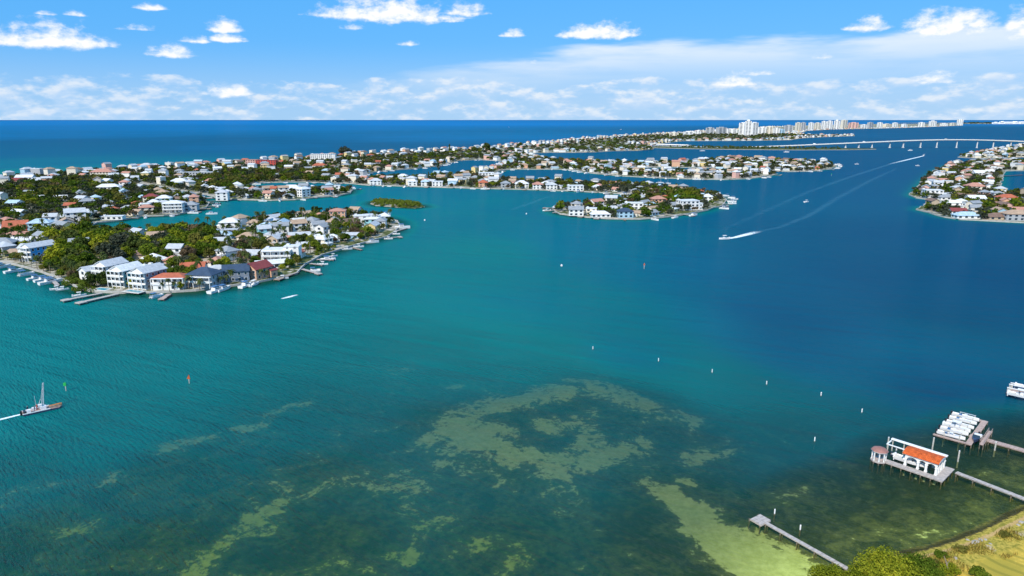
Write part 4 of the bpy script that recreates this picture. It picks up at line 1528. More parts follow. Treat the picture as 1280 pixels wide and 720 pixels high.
hp(365, 242, 24, 14, 2, 3, 'hip', 'white', 'white', 'wide white-roofed house in the middle of the short finger', detail=1)
# seawall row facing the mangrove islet
hp(470, 231.5, 15, 11, 2, 4, 'hip', 'light_grey', 'white', 'white columned house by the first dark tree of the seawall row', detail=1)
hp(516, 232.5, 11.9, 10, 2, 4, 'hip', 'white', 'white', 'white house with shaded galleries in the seawall row', detail=1)
hp(532, 232.8, 11.0, 10, 2, 4, 'hip', 'pale_blue', 'white', 'white house with pale blue roof in the seawall row', detail=1)
hp(547, 233, 13.6, 12, 2, 2, 'flat', 'white', 'white', 'bright white cube villa in the seawall row beside tall cypresses', detail=1)
hp(604, 234, 11.9, 12, 2, 3, 'hip', 'terracotta', 'peach', 'salmon house with terracotta roof standing alone in the seawall row', detail=1)
hp(608, 224, 22, 14, 3, 8, 'flat', 'white', 'white', 'large white villa behind the salmon terracotta house', detail=1, wing=(3, 16, -10, -4, 6, 'hip', 'white'))
hp(652, 235.5, 17.0, 13, 2, 4, 'hip', 'white', 'white', 'stately white house with broad white hip roof on the seawall', detail=1)
hp(632, 235, 12, 10, 2, 4, 'hip', 'grey', 'grey', 'grey-roofed house between the salmon house and the stately white house', detail=1)
hp(672, 236.5, 13, 10, 2, 4, 'hip', 'pink', 'white', 'white house with salmon roof next to the stately white house', detail=1)
hp(689, 237, 13.6, 11, 2, 4, 'hip', 'light_grey', 'white', 'white arcaded house with grey roof on the seawall', detail=1)
hp(719, 238.5, 18.7, 12, 2, 4, 'flat', 'white', 'white', 'long white flat-roofed mansion where the seawall bends to the hooked island', detail=1)
# hooked island
hp(720, 270, 13, 9, 2, -4, 'gable', 'grey', 'white', 'white house with black-trimmed gable at the hut end of the hooked island', detail=1)
hp(792, 262, 17, 11, 2, -6, 'flat', 'white', 'white', 'white flat-roofed block on the inner shore of the hooked island', detail=1)
hp(859, 263, 18, 13, 3, 14, 'flat', 'white', 'white', 'large bright white house at the boat-lined end of the hooked island', detail=1, wing=(9, 13, -6, 4, 6, 'flat', 'white'))
hp(822, 256, 13, 10, 2, 16, 'hip', 'pink', 'peach', 'peach house with faded red roof amid the hooked island', detail=1)
hp(833, 251, 16, 9, 1, 8, 'hip', 'terracotta', 'cream', 'long cream house with terracotta roof on the back of the hooked island', detail=1)
hp(781, 272.5, 13, 9, 2, 4, 'hip', 'navy', 'pale_blue', 'blue-walled house with navy roof behind docked boats on the hooked island', detail=1)
hp(750, 272, 17, 9, 1, 4, 'hip', 'white', 'white', 'low wide white house on the sandy front of the hooked island', detail=1)
# canal island below the bridge
hp(1164, 248, 18, 13, 3, -10, 'flat', 'white', 'white', 'white cube mansion with rooftop at the tip of the canal island', detail=1)
hp(1183, 250, 16, 10, 1, -8, 'hip', 'grey', 'white', 'low grey-roofed house beside the white cube mansion', detail=1)
hp(1207, 273.5, 20, 10, 1, -4, 'hip', 'pale_blue', 'white', 'white house with blue verandah on the front of the canal island', detail=1)
hp(1196, 268, 13, 9, 1, -10, 'gable', 'maroon', 'white', 'house with dull red gable behind the blue-verandah house', detail=1)
hp(1268, 276, 20, 11, 2, -4, 'hip', 'tan', 'grey', 'grey house with tan hip roof on the grassy bank of the canal island', detail=1)
hp(1244, 275, 16, 10, 1, -4, 'hip', 'brown', 'tan', 'brown-roofed house beside spreading palms on the canal island', detail=1)
hp(1257, 254, 18, 11, 2, -8, 'hip', 'terracotta', 'cream', 'cream house with scarlet roof by the inner canal', detail=1)
hp(1217, 239, 20, 14, 2, -12, 'hip', 'pink', 'cream', 'large cream house with rose tiled roof in mid canal island', detail=1)
hp(1218, 255, 16, 10, 2, -6, 'gable', 'white', 'white', 'white glass-fronted house with white gable beside a spreading tree', detail=1)
hp(1177, 229, 22, 12, 1, -12, 'hip', 'pink', 'peach', 'peach bungalow with pink roof on the open-water side of the canal island', detail=1)
hp(1224, 221, 20, 14, 2, -8, 'gable', 'white', 'white', 'white steel-roofed house in the upper canal island', detail=1)

# a boat canopy hut on posts off the hooked island
hut = thing('thatched_hut', 'small round hut with conical pale roof on posts off the hooked island', 'hut', P(694, 262.5))
mb = MB()
for k in range(10):
    a0, a1 = k * .6283, (k + 1) * .6283
    mb.poly([(3.4 * math.cos(a0), 3.4 * math.sin(a0), 2.6), (3.4 * math.cos(a1), 3.4 * math.sin(a1), 2.6), (0, 0, 5.0)])
mb.build('roof', 'roof_light_grey', hut)
for k in range(6):
    link('post', pile_mesh(-2.0, 2.9, .14, 'piling_pale'), hut, (2.7 * math.cos(k * 1.047), 2.7 * math.sin(k * 1.047), 0))
mb = MB()
mb.box(-2.8, 2.8, -2.8, 2.8, .7, .9)
mb.build('floor', 'wood', hut)

N_HAND = len(HOUSES)

# ------------------------------------------------------------------ the rest of the neighbourhoods
REGIONS = [  # phrase, test on photograph position
    ('on the point of three tall houses', lambda u, v: v > 262 and u < 510 and v > 296 - u * .06 + (8 if u < 120 else 0)),
    ('on the short finger beyond the lagoon', lambda u, v: 262 < u < 445 and 234 < v < 252),
    ('along the seawall facing the mangrove islet', lambda u, v: 440 < u < 800 and 219 < v < 246),
    ('on the hooked island with the round hut', lambda u, v: 690 < u < 912 and 230 < v < 276),
    ('on the double finger island', lambda u, v: 620 < u < 1050 and 196 < v < 226),
    ('on the canal island below the bridge', lambda u, v: u > 1130 and v > 199.5),
    ('on the small point by the bridge end', lambda u, v: u > 1190 and v < 199.5),
    ('in the wooded district behind the lagoon', lambda u, v: u < 450 and v > 225),
    ('along the gulf beach', lambda u, v: True)]


def region(u, v):
    for ph, f in REGIONS:
        if f(u, v):
            return ph


def near_house(x, y, pad):
    x, y = np.asarray(x, float), np.asarray(y, float)
    if not HOUSES:
        return np.zeros(x.shape, bool)
    h = np.array(HOUSES)
    pad = np.broadcast_to(np.asarray(pad, float), x.shape)
    if x.size < 8:
        return ((x[:, None] - h[:, 0]) ** 2 + (y[:, None] - h[:, 1]) ** 2 < (h[:, 2] + pad[:, None]) ** 2).any(1)
    r = np.zeros(x.shape, bool)
    for hx, hy, hr in h:
        k_ = np.flatnonzero((np.abs(x - hx) < 40) & (np.abs(y - hy) < 40))
        r[k_] |= (x[k_] - hx) ** 2 + (y[k_] - hy) ** 2 < (hr + pad[k_]) ** 2
    return r


def shore_rows(poly, off, step, seed):
    """points set back from the water along an outline, with the shore direction"""
    rng = random.Random(seed)
    out = []
    n_ = len(poly)
    acc = rng.uniform(0, step)
    area = 0.5 * np.sum(poly[:, 0] * np.roll(poly[:, 1], -1) - np.roll(poly[:, 0], -1) * poly[:, 1])
    sg = 1 if area > 0 else -1
    for i in range(n_):
        a_, b_ = poly[i], poly[(i + 1) % n_]
        d_ = b_ - a_
        L = np.hypot(*d_)
        if L < 1e-6:
            continue
        st = max(step, np.hypot(*a_) * .008)
        while acc < L:
            q = a_ + d_ * acc / L
            nrm = np.array([-d_[1], d_[0]]) / L * sg
            p = q + nrm * (off + rng.uniform(-2, 4))
            out.append((p[0], p[1], math.atan2(d_[1], d_[0]) + (0 if sg > 0 else math.pi)))
            acc += st * rng.uniform(.85, 1.3)
        acc -= L
    return out


cands = []
cands += shore_rows(main_w, 14, 30, 1) + shore_rows(main_w, 48, 42, 2) + shore_rows(main_w, 86, 50, 3)
cands += shore_rows(hole_w[::-1], -14, 30, 4)
cands += shore_rows(east_w, 14, 30, 5) + shore_rows(east_w, 46, 40, 6) + shore_rows(east_w, 78, 44, 7) + shore_rows(ne_w, 16, 30, 8) + shore_rows(ne_w, 50, 44, 9)
gx, gy = np.meshgrid(np.arange(-900, 700, 46), np.arange(330, 1400, 48))
jr = np.random.RandomState(5)
gx = gx.ravel() + jr.uniform(-9, 9, gx.size)
gy = gy.ravel() + jr.uniform(-9, 9, gx.size)
cands += [(a_, b_, jr.uniform(-.5, .5)) for a_, b_ in zip(gx, gy)]
cands = np.array(cands)
ok = (inside(cands[:, 0], cands[:, 1], main_w) & ~inside(cands[:, 0], cands[:, 1], hole_w)) | inside(cands[:, 0], cands[:, 1], east_w) | inside(cands[:, 0], cands[:, 1], ne_w)
cands = cands[ok]
ed = np.minimum(edge_dist(cands[:, 0], cands[:, 1], main_w), edge_dist(cands[:, 0], cands[:, 1], hole_w))
ed = np.minimum(ed, edge_dist(cands[:, 0], cands[:, 1], east_w))
ed = np.minimum(ed, edge_dist(cands[:, 0], cands[:, 1], ne_w))
cands = cands[ed > 9]
uu, vv = to_px(cands[:, 0], cands[:, 1])
cands = cands[(uu > -40) & (uu < 1320) & (cands[:, 1] < 9000)]
# woods: few houses there (photograph outline of the woods)
WOODS = [np.array(q, float) for q in ([(62, 348), (112, 352), (118, 330), (205, 330), (240, 335), (285, 325), (262, 296), (200, 290), (100, 294), (60, 300)],
                                      [(30, 258), (60, 255), (105, 246), (125, 243), (120, 226), (60, 228), (20, 238)],
                                      [(400, 233), (300, 235), (262, 240), (240, 236), (262, 222), (300, 216), (400, 218)], [(820, 254), (880, 262), (870, 246), (790, 246)])]


def in_woods(x, y):
    u, v = to_px(x, y)
    r = np.zeros(np.shape(x), bool)
    for q in WOODS:
        r |= inside(u, v, q)
    return r


order = np.argsort(cands[:, 1])
cands = cands[order]
wood = in_woods(cands[:, 0], cands[:, 1])
WALLS = ['white'] * 7 + ['cream'] * 4 + ['sand_white', 'grey', 'peach', 'pale_yellow', 'pale_blue', 'tan', 'pink']
ROOFS = ['white'] * 3 + ['light_grey'] * 5 + ['grey'] * 5 + ['tan'] * 4 + ['pink'] * 2 + ['terracotta', 'brown', 'pale_blue', 'light_grey']
COLW = dict(white='white', cream='cream', sand_white='off-white', grey='grey', peach='peach', pale_yellow='pale yellow', pale_blue='pale blue', tan='tan', pink='pink', light_grey='pale grey', terracotta='terracotta', brown='brown')
STW = {1: 'single-storey', 2: 'two-storey', 3: 'three-storey', 4: 'four-storey'}
far_houses = []
n_ind = N_HAND
for (x, y, rot), wd in zip(cands, wood):
    if wd and RNG.random() < .72:
        continue
    far = y > 1500
    w_, d_ = RNG.uniform(9, 14.5), RNG.uniform(7.5, 10)
    if far:
        w_ *= 1.25
    u, v = to_px(x, y)
    beach = edge_dist(np.array([x]), np.array([y]), beach_line, closed=False)[0] < 70
    if beach and not far:
        w_ *= 1.2
    if 600 < y < 1200 and not beach:
        w_, d_ = w_ * .9, d_ * .9
    rr = .5 * math.hypot(w_, d_)
    if near_house(np.array([x]), np.array([y]), rr * .72)[0]:
        continue
    st = RNG.choice([1, 1, 2, 2, 2, 3] if not beach else [2, 2, 3, 3, 4])
    if u < 520 and v > 262:
        st = RNG.choice([1, 1, 2])
    if 690 < u < 912 and 230 < v < 276:
        st = min(st, RNG.choice([1, 2]))
    roof = RNG.choice(['hip', 'hip', 'hip', 'gable', 'gable', 'gable', 'flat'])
    rm = RNG.choice(ROOFS if u < 1130 or v < 199 else ['light_grey', 'light_grey', 'grey', 'grey', 'tan', 'tan', 'pink', 'pink', 'brown', 'white'])
    if roof == 'flat':
        rm = RNG.choice(['white', 'white', 'light_grey'])
    wm = RNG.choice(WALLS)
    rot = rot + RNG.uniform(-.12, .12)
    if n_ind < 298 and 0 < u < 1280:
        n_ind += 1
        ph = region(u, v)
        lab = '%s %s house, %s %s roof, %s' % (COLW[wm], STW[st], COLW[rm], {'hip': 'hipped', 'gable': 'gabled', 'flat': 'flat'}[roof], ph)
        wing = None
        if RNG.random() < .55 and y < 1300:
            s = RNG.choice([-1, 1])
            wing = (s * w_ * .25 - 3.2, s * w_ * .25 + 3.2, -d_ / 2 - RNG.uniform(2, 4), 0, RNG.uniform(2.6, 3.4), RNG.choice(['hip', 'flat']), rm)
        o = house(x, y, w_, d_, st, rot, roof, rm, wm, lab, 'houses of the neighbourhoods', detail=1 if y < 950 else 0, wing=wing)
    else:
        far_houses.append((x, y, w_, d_, st, rot, roof, rm, wm))
        HOUSES.append((x, y, rr * .8))

if far_houses:
    mb = MB()
    mats = []
    for (x, y, w_, d_, st, rot, roof, rm, wm) in far_houses:
        for key in ('wall_' + wm, 'roof_' + rm):
            if key not in mats:
                mats.append(key)
        h = st * 3.0
        sub = MB()
        block(sub, -w_ / 2, w_ / 2, -d_ / 2, d_ / 2, 0, h, roof, .26 * d_ if roof == 'gable' else 0)
        nw = len(sub.f)
        roofs(sub, -w_ / 2, w_ / 2, -d_ / 2, d_ / 2, h, roof, .26 * d_)
        T = Matrix.Translation((x, y, LAND_Z)) @ Matrix.Rotation(rot, 4, 'Z')
        k = len(mb.v)
        mb.v += [tuple(T @ Vector(q)) for q in sub.v]
        for i, f in enumerate(sub.f):
            mb.f.append(tuple(k + j for j in f))
            mb.mi.append(mats.index('wall_' + wm) if i < nw else mats.index('roof_' + rm))
    tag(mb.build('distant_houses', mats), 'distant small pale houses crowded along the far keys', 'houses', None, 'stuff')

# ------------------------------------------------------------------ streets
for k, (pts, wd) in enumerate([([(-60, 300), (0, 303), (50, 306), (95, 315), (130, 312), (190, 308), (250, 304), (300, 305), (350, 302), (410, 291), (455, 287)], 6),
                               ([(-60, 262), (20, 262), (70, 262), (120, 262), (150, 262), (190, 258), (235, 256)], 6), ([(-60, 238), (40, 238), (110, 232), (170, 226), (260, 224), (330, 221), (420, 214), (520, 205), (600, 195), (700, 187)], 9),
                               ([(460, 227), (560, 228.5), (660, 231), (760, 235.5), (800, 242), (820, 253), (800, 262), (740, 263)], 6), ([(1290, 258), (1230, 258), (1190, 240), (1210, 222), (1290, 218)], 6)]):
    line = densify(np2([P(a_, b_, LAND_Z) for a_, b_ in pts]), 20, .4, 30 + k, closed=False)
    ribbon('road', line, wd, LAND_Z + .03, 'asphalt')

# ------------------------------------------------------------------ trees
def jitter_grid(x0, x1, y0, y1, s, seed):
    r = np.random.RandomState(seed)
    a_, b_ = np.meshgrid(np.arange(x0, x1, s), np.arange(y0, y1, s))
    a_ = a_.ravel() + r.uniform(-.42, .42, a_.size) * s
    b_ = b_.ravel() + r.uniform(-.42, .42, b_.size) * s
    return a_, b_, r


def all_land(x, y):
    return (inside(x, y, main_w) & ~inside(x, y, hole_w)) | inside(x, y, east_w) | inside(x, y, ne_w)


tx, ty, tw = [], [], []
for (x0, x1, y0, y1, s, seed) in ((-420, 60, 320, 640, 7.2, 1), (-950, 720, 560, 1000, 8.6, 2), (-950, 1200, 1000, 1700, 11.0, 3), (-900, 2600, 1700, 4200, 27.0, 4)):
    a_, b_, r = jitter_grid(x0, x1, y0, y1, s, seed)
    keep = all_land(a_, b_)
    a_, b_ = a_[keep], b_[keep]
    u, v = to_px(a_, b_)
    fr = (u > -30) & (u < 1310)
    a_, b_ = a_[fr], b_[fr]
    wd = in_woods(a_, b_)
    p = np.where(wd, .88, np.where(b_ > 1700, .70, .74))
    keep = r.uniform(size=a_.size) < p
    a_, b_, wd = a_[keep], b_[keep], wd[keep]
    if seed == 2:
        keep = ~((a_ > -420) & (a_ < 60) & (b_ < 640))
        a_, b_, wd = a_[keep], b_[keep], wd[keep]
    e = np.minimum(edge_dist(a_, b_, main_w), edge_dist(a_, b_, hole_w))
    e = np.minimum(np.minimum(e, edge_dist(a_, b_, east_w)), edge_dist(a_, b_, ne_w))
    keep = (e > 3.2) & ~near_house(a_, b_, np.where(b_ < 700, .9, -.6))
    tx.append(a_[keep]); ty.append(b_[keep]); tw.append(wd[keep])
tx, ty, tw = np.concatenate(tx), np.concatenate(ty), np.concatenate(tw)
order = np.argsort(ty)
tx, ty, tw = tx[order], ty[order], tw[order]
TLAB = dict(dark='dense dark green tree', green='leafy mid-green tree', olive='olive spreading tree', lime='bright yellow-green tree', brown='bare-looking brown tree', grey='dull grey-green tree')
STOP = {'with', 'and', 'of', 'the', 'a', 'in', 'on', 'at', 'by', 'beside', 'behind', 'to', 'from', 'next', 'under', 'near', 'between', 'two', 'for', 'first', 'big', 'its', 'where', 'over', 'before', 'bright', 'long', 'tall', 'three'}


def by_house(x, y):
    """'beside the ...' phrase of the house standing close by, if one has a description of its own"""
    best, lab = 34.0, None
    for hx, hy, l_ in NAMED:
        d_ = math.hypot(x - hx, y - hy)
        if d_ < best:
            best, lab, sx, sy = d_, l_, hx, hy
    if lab is None:
        return None
    w_ = lab.replace(',', '').split()[:9]
    while w_ and w_[-1] in STOP:
        w_.pop()
    rel = 'behind' if math.hypot(x, y) > math.hypot(sx, sy) + 6 else 'beside'
    return '%s the %s' % (rel, ' '.join(w_))


n_t, n_p = 0, 0
rest = []
for x, y, wd in zip(tx, ty, tw):
    u, v = to_px(x, y)
    kind = RNG.choice(['dark'] * 4 + ['green'] * 5 + ['olive'] * 3 + ['lime'] * 3 + ['brown'] + ['grey'] * 2) if v > 255 else RNG.choice(['dark'] * 3 + ['green'] * 3 + ['olive'] * 4 + ['grey'] * 3 + ['brown', 'lime'])
    sc = RNG.uniform(.6, 1.3) * (1.25 if wd else (.82 if y < 600 else .98))
    if not wd and RNG.random() < .36:
        kind = 'palm'
        sc = RNG.uniform(.75, 1.1)
    ph = by_house(x, y) or region(u, v)
    if kind == 'palm' and n_p < 150:
        n_p += 1
        tree_at(x, y, 'palm', sc, 'feather-leaved palm ' + ph, 'palms among the houses')
    elif kind != 'palm' and n_t < 290:
        n_t += 1
        tree_at(x, y, kind, sc, TLAB[kind] + ' ' + ph, 'trees among the houses')
    else:
        rest.append((x, y, sc * 1.0, 'grey' if kind == 'palm' else kind))
# the tree mass too numerous to take singly
rngt = np.random.RandomState(9)
KM = ['dark', 'green', 'olive', 'lime', 'brown', 'grey']
tmpl = {}
for k in KM:
    cs, rs = crown_clumps(rngt, 8, 3.8, 4.4, 1.6)
    tmpl[k] = [leaf_quads(rngt, cs, rs, 11, .95)[0] for _ in range(3)]
    tmpl[k + '_far'] = [leaf_quads(rngt, cs[:6], rs[:6] * 1.2, 6, 1.7)[0] for _ in range(3)]
vs, ms = [], []
for (x, y, sc, kind) in rest:
    t = tmpl[kind + ('_far' if y > 1300 else '')][rngt.randint(3)]
    a = rngt.uniform(0, 6.28)
    R_ = np.array([[math.cos(a), -math.sin(a), 0], [math.sin(a), math.cos(a), 0], [0, 0, 1]])
    if y > 1700:
        sc = sc * 1.7
    vs.append(t @ R_.T * (sc * np.array([1.1, 1.1, 1.0 if y < 1700 else .62])) + np.array([x, y, LAND_Z]))
    ms += [KM.index(kind)] * (len(t) // 4)
v = np.concatenate(vs)
me = raw_mesh('tree_canopy', v, np.arange(len(v)).reshape(-1, 4), ['leaf_' + k for k in KM])
me.polygons.foreach_set('material_index', np.array(ms, dtype=np.int32))
tag(link('tree_canopy', me), 'massed tree crowns filling the gaps between the distant houses', 'trees', None, 'stuff')

# hand-set trees: big dark tree by the white hotel, cypresses, palms at the lagoon, mangroves
p = P(432, 197, LAND_Z)
tree_at(p.x, p.y, 'grey', 3.6, 'very large rounded grey-green tree beside the white slab hotel', None)
p = P(446, 196, LAND_Z)
tree_at(p.x, p.y, 'grey', 1.9, 'lower grey-green tree under the very large one by the slab hotel', None)
for i, (u, v, s) in enumerate([(536, 226, 1.0), (545, 225, .9), (562, 190, 1.6), (548, 212, 1.3), (556, 205, 1.1)]):
    p = P(u, v, LAND_Z)
    tree_at(p.x, p.y, 'cypress', s, 'narrow dark cypress rising above the houses near the basin', 'cypresses near the basin')
for (u, v, s) in [(593, 190, 2.3), (608, 189, 2.8), (618, 190, 1.8), (650, 184, 2.0), (594, 191, 1.8)]:
    p = P(u, v, LAND_Z)
    tree_at(p.x, p.y, 'dark', s, 'tall dark tree standing above the gulf shore rooftops', 'tall trees of the gulf shore')
for (u, v, s) in [(148, 297, 1.0), (176, 296, 1.1), (188, 297, 1.15), (197, 297, 1.1), (203, 297, .9), (217, 295, 1.1), (226, 294, 1.0), (379, 279, 1.4), (398, 277, 1.2), (322, 281, 1.2), (331, 281, 1.1)]:
    p = P(u, v, LAND_Z)
    tree_at(p.x, p.y, 'palm', s, 'tall palm silhouetted against the water at the back of the point', 'palms on the back shore of the point')
for (u, v, s) in [(204, 363, .62), (212, 364, .7), (219, 363, .66), (236, 361, .9), (240, 359, 1.0), (250, 362, .8), (283, 356, .85), (289, 355, .95), (276, 357, .8), (94, 345, .9), (98, 347, .85), (90, 343, .8), (327, 350, .75), (334, 349, .7), (112, 358, .8), (118, 358, .75), (420, 283, 1.1), (426, 285, 1.0), (455, 287, .9), (468, 288, .8)]:
    p = P(u, v, LAND_Z)
    tree_at(p.x, p.y, 'palm', s, 'short garden palm in front of the waterfront houses of the point', 'garden palms of the point')
for (u, v, s, kind, lab) in [(240, 349, 1.0, 'green', 'bushy green tree between the red-roofed villa and the navy-roofed villa'), (226, 362, .55, 'lime', 'yellowish shrub-like tree in front of the red-roofed villa'),
                             (372, 331, .75, 'olive', 'olive tree on the grassy corner beside the floating docks'), (362, 335, .8, 'green', 'round green tree beside the peach gabled house'),
                             (394, 312, .95, 'green', 'round dense tree in front of the white bungalows'), (432, 302, .9, 'green', 'round tree before the low grey house'), (460, 295, 1.15, 'green', 'broad dark-green tree near the tip of the point'),
                             (447, 294, 1.1, 'dark', 'broad shadowy tree next to the broad one near the tip'), (452, 297, .8, 'brown', 'orange-brown flowering tree near the tip of the point'), (420, 288, 1.25, 'green', 'tall leafy tree in front of the peach block'),
                             (404, 280, 1.3, 'green', 'bright leafy tree behind the peach block'), (392, 279, 1.2, 'green', 'bright leafy tree beside the channel palms'), (303, 314, 1.1, 'brown', 'bare brown tree amid the point'), (312, 313, 1.0, 'brown', 'second bare brown tree amid the point'),
                             (298, 317, 1.0, 'brown', 'low bare brown tree by the sandy yard')]:
    p = P(u, v, LAND_Z)
    tree_at(p.x, p.y, kind, s, lab, None)

for i, (u, v) in enumerate([(40, 335), (47, 337), (55, 339), (63, 341), (70, 344), (77, 347), (84, 348), (52, 334), (60, 336), (68, 338), (75, 341), (82, 343), (90, 346), (66, 333), (74, 336), (82, 338), (90, 340), (97, 343), (104, 346), (30, 331)]):
    p = P(u, v, LAND_Z)
    if i % 3 == 2:
        tree_at(p.x, p.y, RNG.choice(['olive', 'lime', 'green']), RNG.uniform(.5, .8), 'low garden tree by the sandy path behind the moored cruisers', 'garden trees by the sandy path')
    else:
        tree_at(p.x, p.y, 'palm', RNG.uniform(.55, .85), 'short palm by the sandy path behind the moored cruisers', 'palms by the sandy path')

# mangrove clump by the docks, hedge on the sloping bank, mangrove islet
def mangrove(name, label, poly, h, n_cl, per, size, seed, mat='leaf_mangrove', z=.2):
    rng = np.random.RandomState(seed)
    lo, hi = poly.min(0), poly.max(0)
    cs = []
    while len(cs) < n_cl:
        q = rng.uniform(lo, hi)
        if inside(np.array([q[0]]), np.array([q[1]]), poly)[0]:
            e = edge_dist(np.array([q[0]]), np.array([q[1]]), poly)[0]
            cs.append((q[0], q[1], z + h * min(1, .25 + e / 7) * rng.uniform(.55, .95)))
    cs = np.array(cs)
    v, q = leaf_quads(rng, cs, np.full(len(cs), h * .42) * rng.uniform(.7, 1.2, len(cs)), per, size)
    c0 = cs.mean(0) * np.array([1, 1, 0])
    root = thing(name, label, 'mangrove', tuple(c0))
    o = link('crown', raw_mesh('crown', v - c0, q, [mat]), root)
    mb = MB()
    for k in range(0, n_cl, 3):
        c = cs[k] - c0
        mb.bar((c[0] + rng.uniform(-.8, .8), c[1] + rng.uniform(-.8, .8), -.8), (c[0], c[1], c[2]), .12, .05, 5)
    mb.build('trunk', 'bark', root)
    return root


mangrove('mangrove_islet', 'low green mangrove islet alone in the channel', mang_w, 4.4, 170, 50, .60, 3)
mangrove('mangrove_clump', 'bright olive mangrove clump at the water beside the floating docks', np2([P(80, 356), P(96, 366), P(120, 369), P(119, 359), P(98, 350), P(84, 349)]), 3.8, 46, 55, .42, 4)
mangrove('mangrove_hedge', 'clipped green hedge on the bank by the sloping lawn', np2([P(392, 322), P(404, 320), P(424, 313), P(420, 309), P(404, 313), P(390, 318)]), 2.2, 26, 45, .36, 5, 'leaf_green', 1.0)
mangrove('mangrove_thicket', 'grey-green mangrove thicket on the barrier strip by the open channel', np2([P(712, 191), P(745, 191), P(748, 189), P(716, 188)]), 13, 40, 30, 1.6, 6, 'leaf_dark')
mangrove('mangrove_thicket', 'longer grey-green mangrove thicket next to the causeway start', np2([P(765, 189.5), P(812, 189), P(816, 186), P(770, 186)]), 13, 60, 30, 1.6, 7, 'leaf_dark')
mangrove('mangrove_belt', 'dark tree belt along the low causeway before the bridge', np2([P(830, 184.8), P(860, 186), P(920, 187), P(1000, 187.6), P(1055, 187.4), P(1055, 186.6), P(1000, 186.4), P(930, 185.6), P(870, 184.7)]), 7, 150, 26, 1.5, 8, 'leaf_dark', 1)

# ------------------------------------------------------------------ docks and boats of the point
dock_px((62, 346), (72, 356), 2.0, 'narrow dock with two small boats beside the mangrove clump', mat='wood_grey')
dock_px((128, 366), (88, 373.5), 2.2, 'pale zigzag dock beside the mangrove clump', mat='wood_grey', head=(4, 4))
dock_px((147, 367), (106, 376.5), 2.6, 'longer pale dock running out from the pools of the tall white houses', mat='wood_grey', head=(4, 4))
dock_px((212, 367), (205, 371.5), 2.4, 'reddish dock with a boat lift below the red-roofed villa', mat='wood_pink', head=(4, 3))
dock_px((372, 340), (352, 347), 2.0, 'dark wooden dock at the grassy corner', mat='wood', head=(5, 4))
dock_px((378, 336), (396, 341), 2.0, 'white floating dock next to the grassy corner', mat='wood_grey', head=(4, 3))
dock_px((388, 329), (404, 331), 1.8, 'slim white dock with a small boat lift', mat='wood_grey')
dock_px((396, 324), (412, 324), 2.0, 'white dock carrying a white sport boat', mat='wood_grey', head=(3, 3))
dock_px((440, 309), (452, 312), 1.8, 'brown dock below the sloping lawn', mat='wood')
dock_px((494, 289), (508, 285), 1.8, 'long white dock leading to the moored white yacht at the tip', mat='wood_grey')
dock_px((484, 297), (498, 296), 1.8, 'pale angled dock near the tip of the point', mat='wood_grey', head=(3, 5))
for (u, v, r, kind, lab, s) in [
        (2, 335, 60, 'cruiser', 'white cruiser moored at the head of the row by the grey hip-roofed house', 1.05), (18, 340, 58, 'cruiser', 'white cruiser with blue canopy, second of the moored row', 1.0), (33, 344, 58, 'pontoon', 'covered pontoon boat moored among the row of cruisers', 1.15),
        (46, 349, 56, 'cruiser', 'cruiser with dark canopy in the middle of the moored row', .9), (56, 351, 54, 'cruiser', 'white cruiser near the sandy path end of the row', 1.0), (64, 354, 54, 'cruiser', 'long white cruiser at the last berth before the narrow dock', 1.15),
        (72, 362, 30, 'console', 'small white motorboat at the narrow dock by the mangrove clump', .8), (79, 362.5, 30, 'console', 'second small motorboat at the narrow dock by the mangrove clump', .75),
        (100, 370, 28, 'console', 'motorboat between the two pale docks', .8), (196, 371.5, 60, 'pontoon', 'boat with blue canopy on the lift of the reddish dock', .95),
        (271, 364.5, 70, 'cruiser', 'white flybridge cruiser in front of the navy-roofed villa', 1.05), (280, 362.5, 72, 'cruiser', 'white cruiser lying close alongside the flybridge cruiser', 1.0),
        (308, 358, 75, 'cruiser', 'white cruiser moored before the slate-walled house', 1.0), (318, 356.5, 75, 'console', 'white motorboat with hardtop next to the slate-walled house', 1.1), (304, 355, 10, 'console', 'small white boat tied under the slate-walled house', .7),
        (354, 348.5, 15, 'console', 'small boat at the dark wooden dock', .8), (394, 339, 10, 'pontoon', 'pontoon boat at the white floating dock', .9), (404, 331, 5, 'console', 'small boat on the slim white dock', .8), (410, 325.5, 8, 'cruiser', 'white sport cruiser lying along its white dock', .95),
        (417, 321, 40, 'console', 'motorboat by the clipped hedge', .8), (434, 312, 15, 'console', 'white motorboat below the sloping lawn', .95), (449, 309, 12, 'console', 'white motorboat at the brown dock', .9), (466, 303.5, 20, 'cruiser', 'white cruiser before the broad trees near the tip', .9),
        (486, 299, 5, 'console', 'small white boat at the pale angled dock', .8), (495, 293, 0, 'console', 'motorboat beside the long white dock at the tip', .85), (503, 285.5, 5, 'cruiser', 'white yacht with high superstructure alone off the tip', 1.25), (494, 279, 12, 'console', 'white boat on the channel side of the tip', .9)]:
    boat_px(u, v, r, kind, lab, None, 0, s)
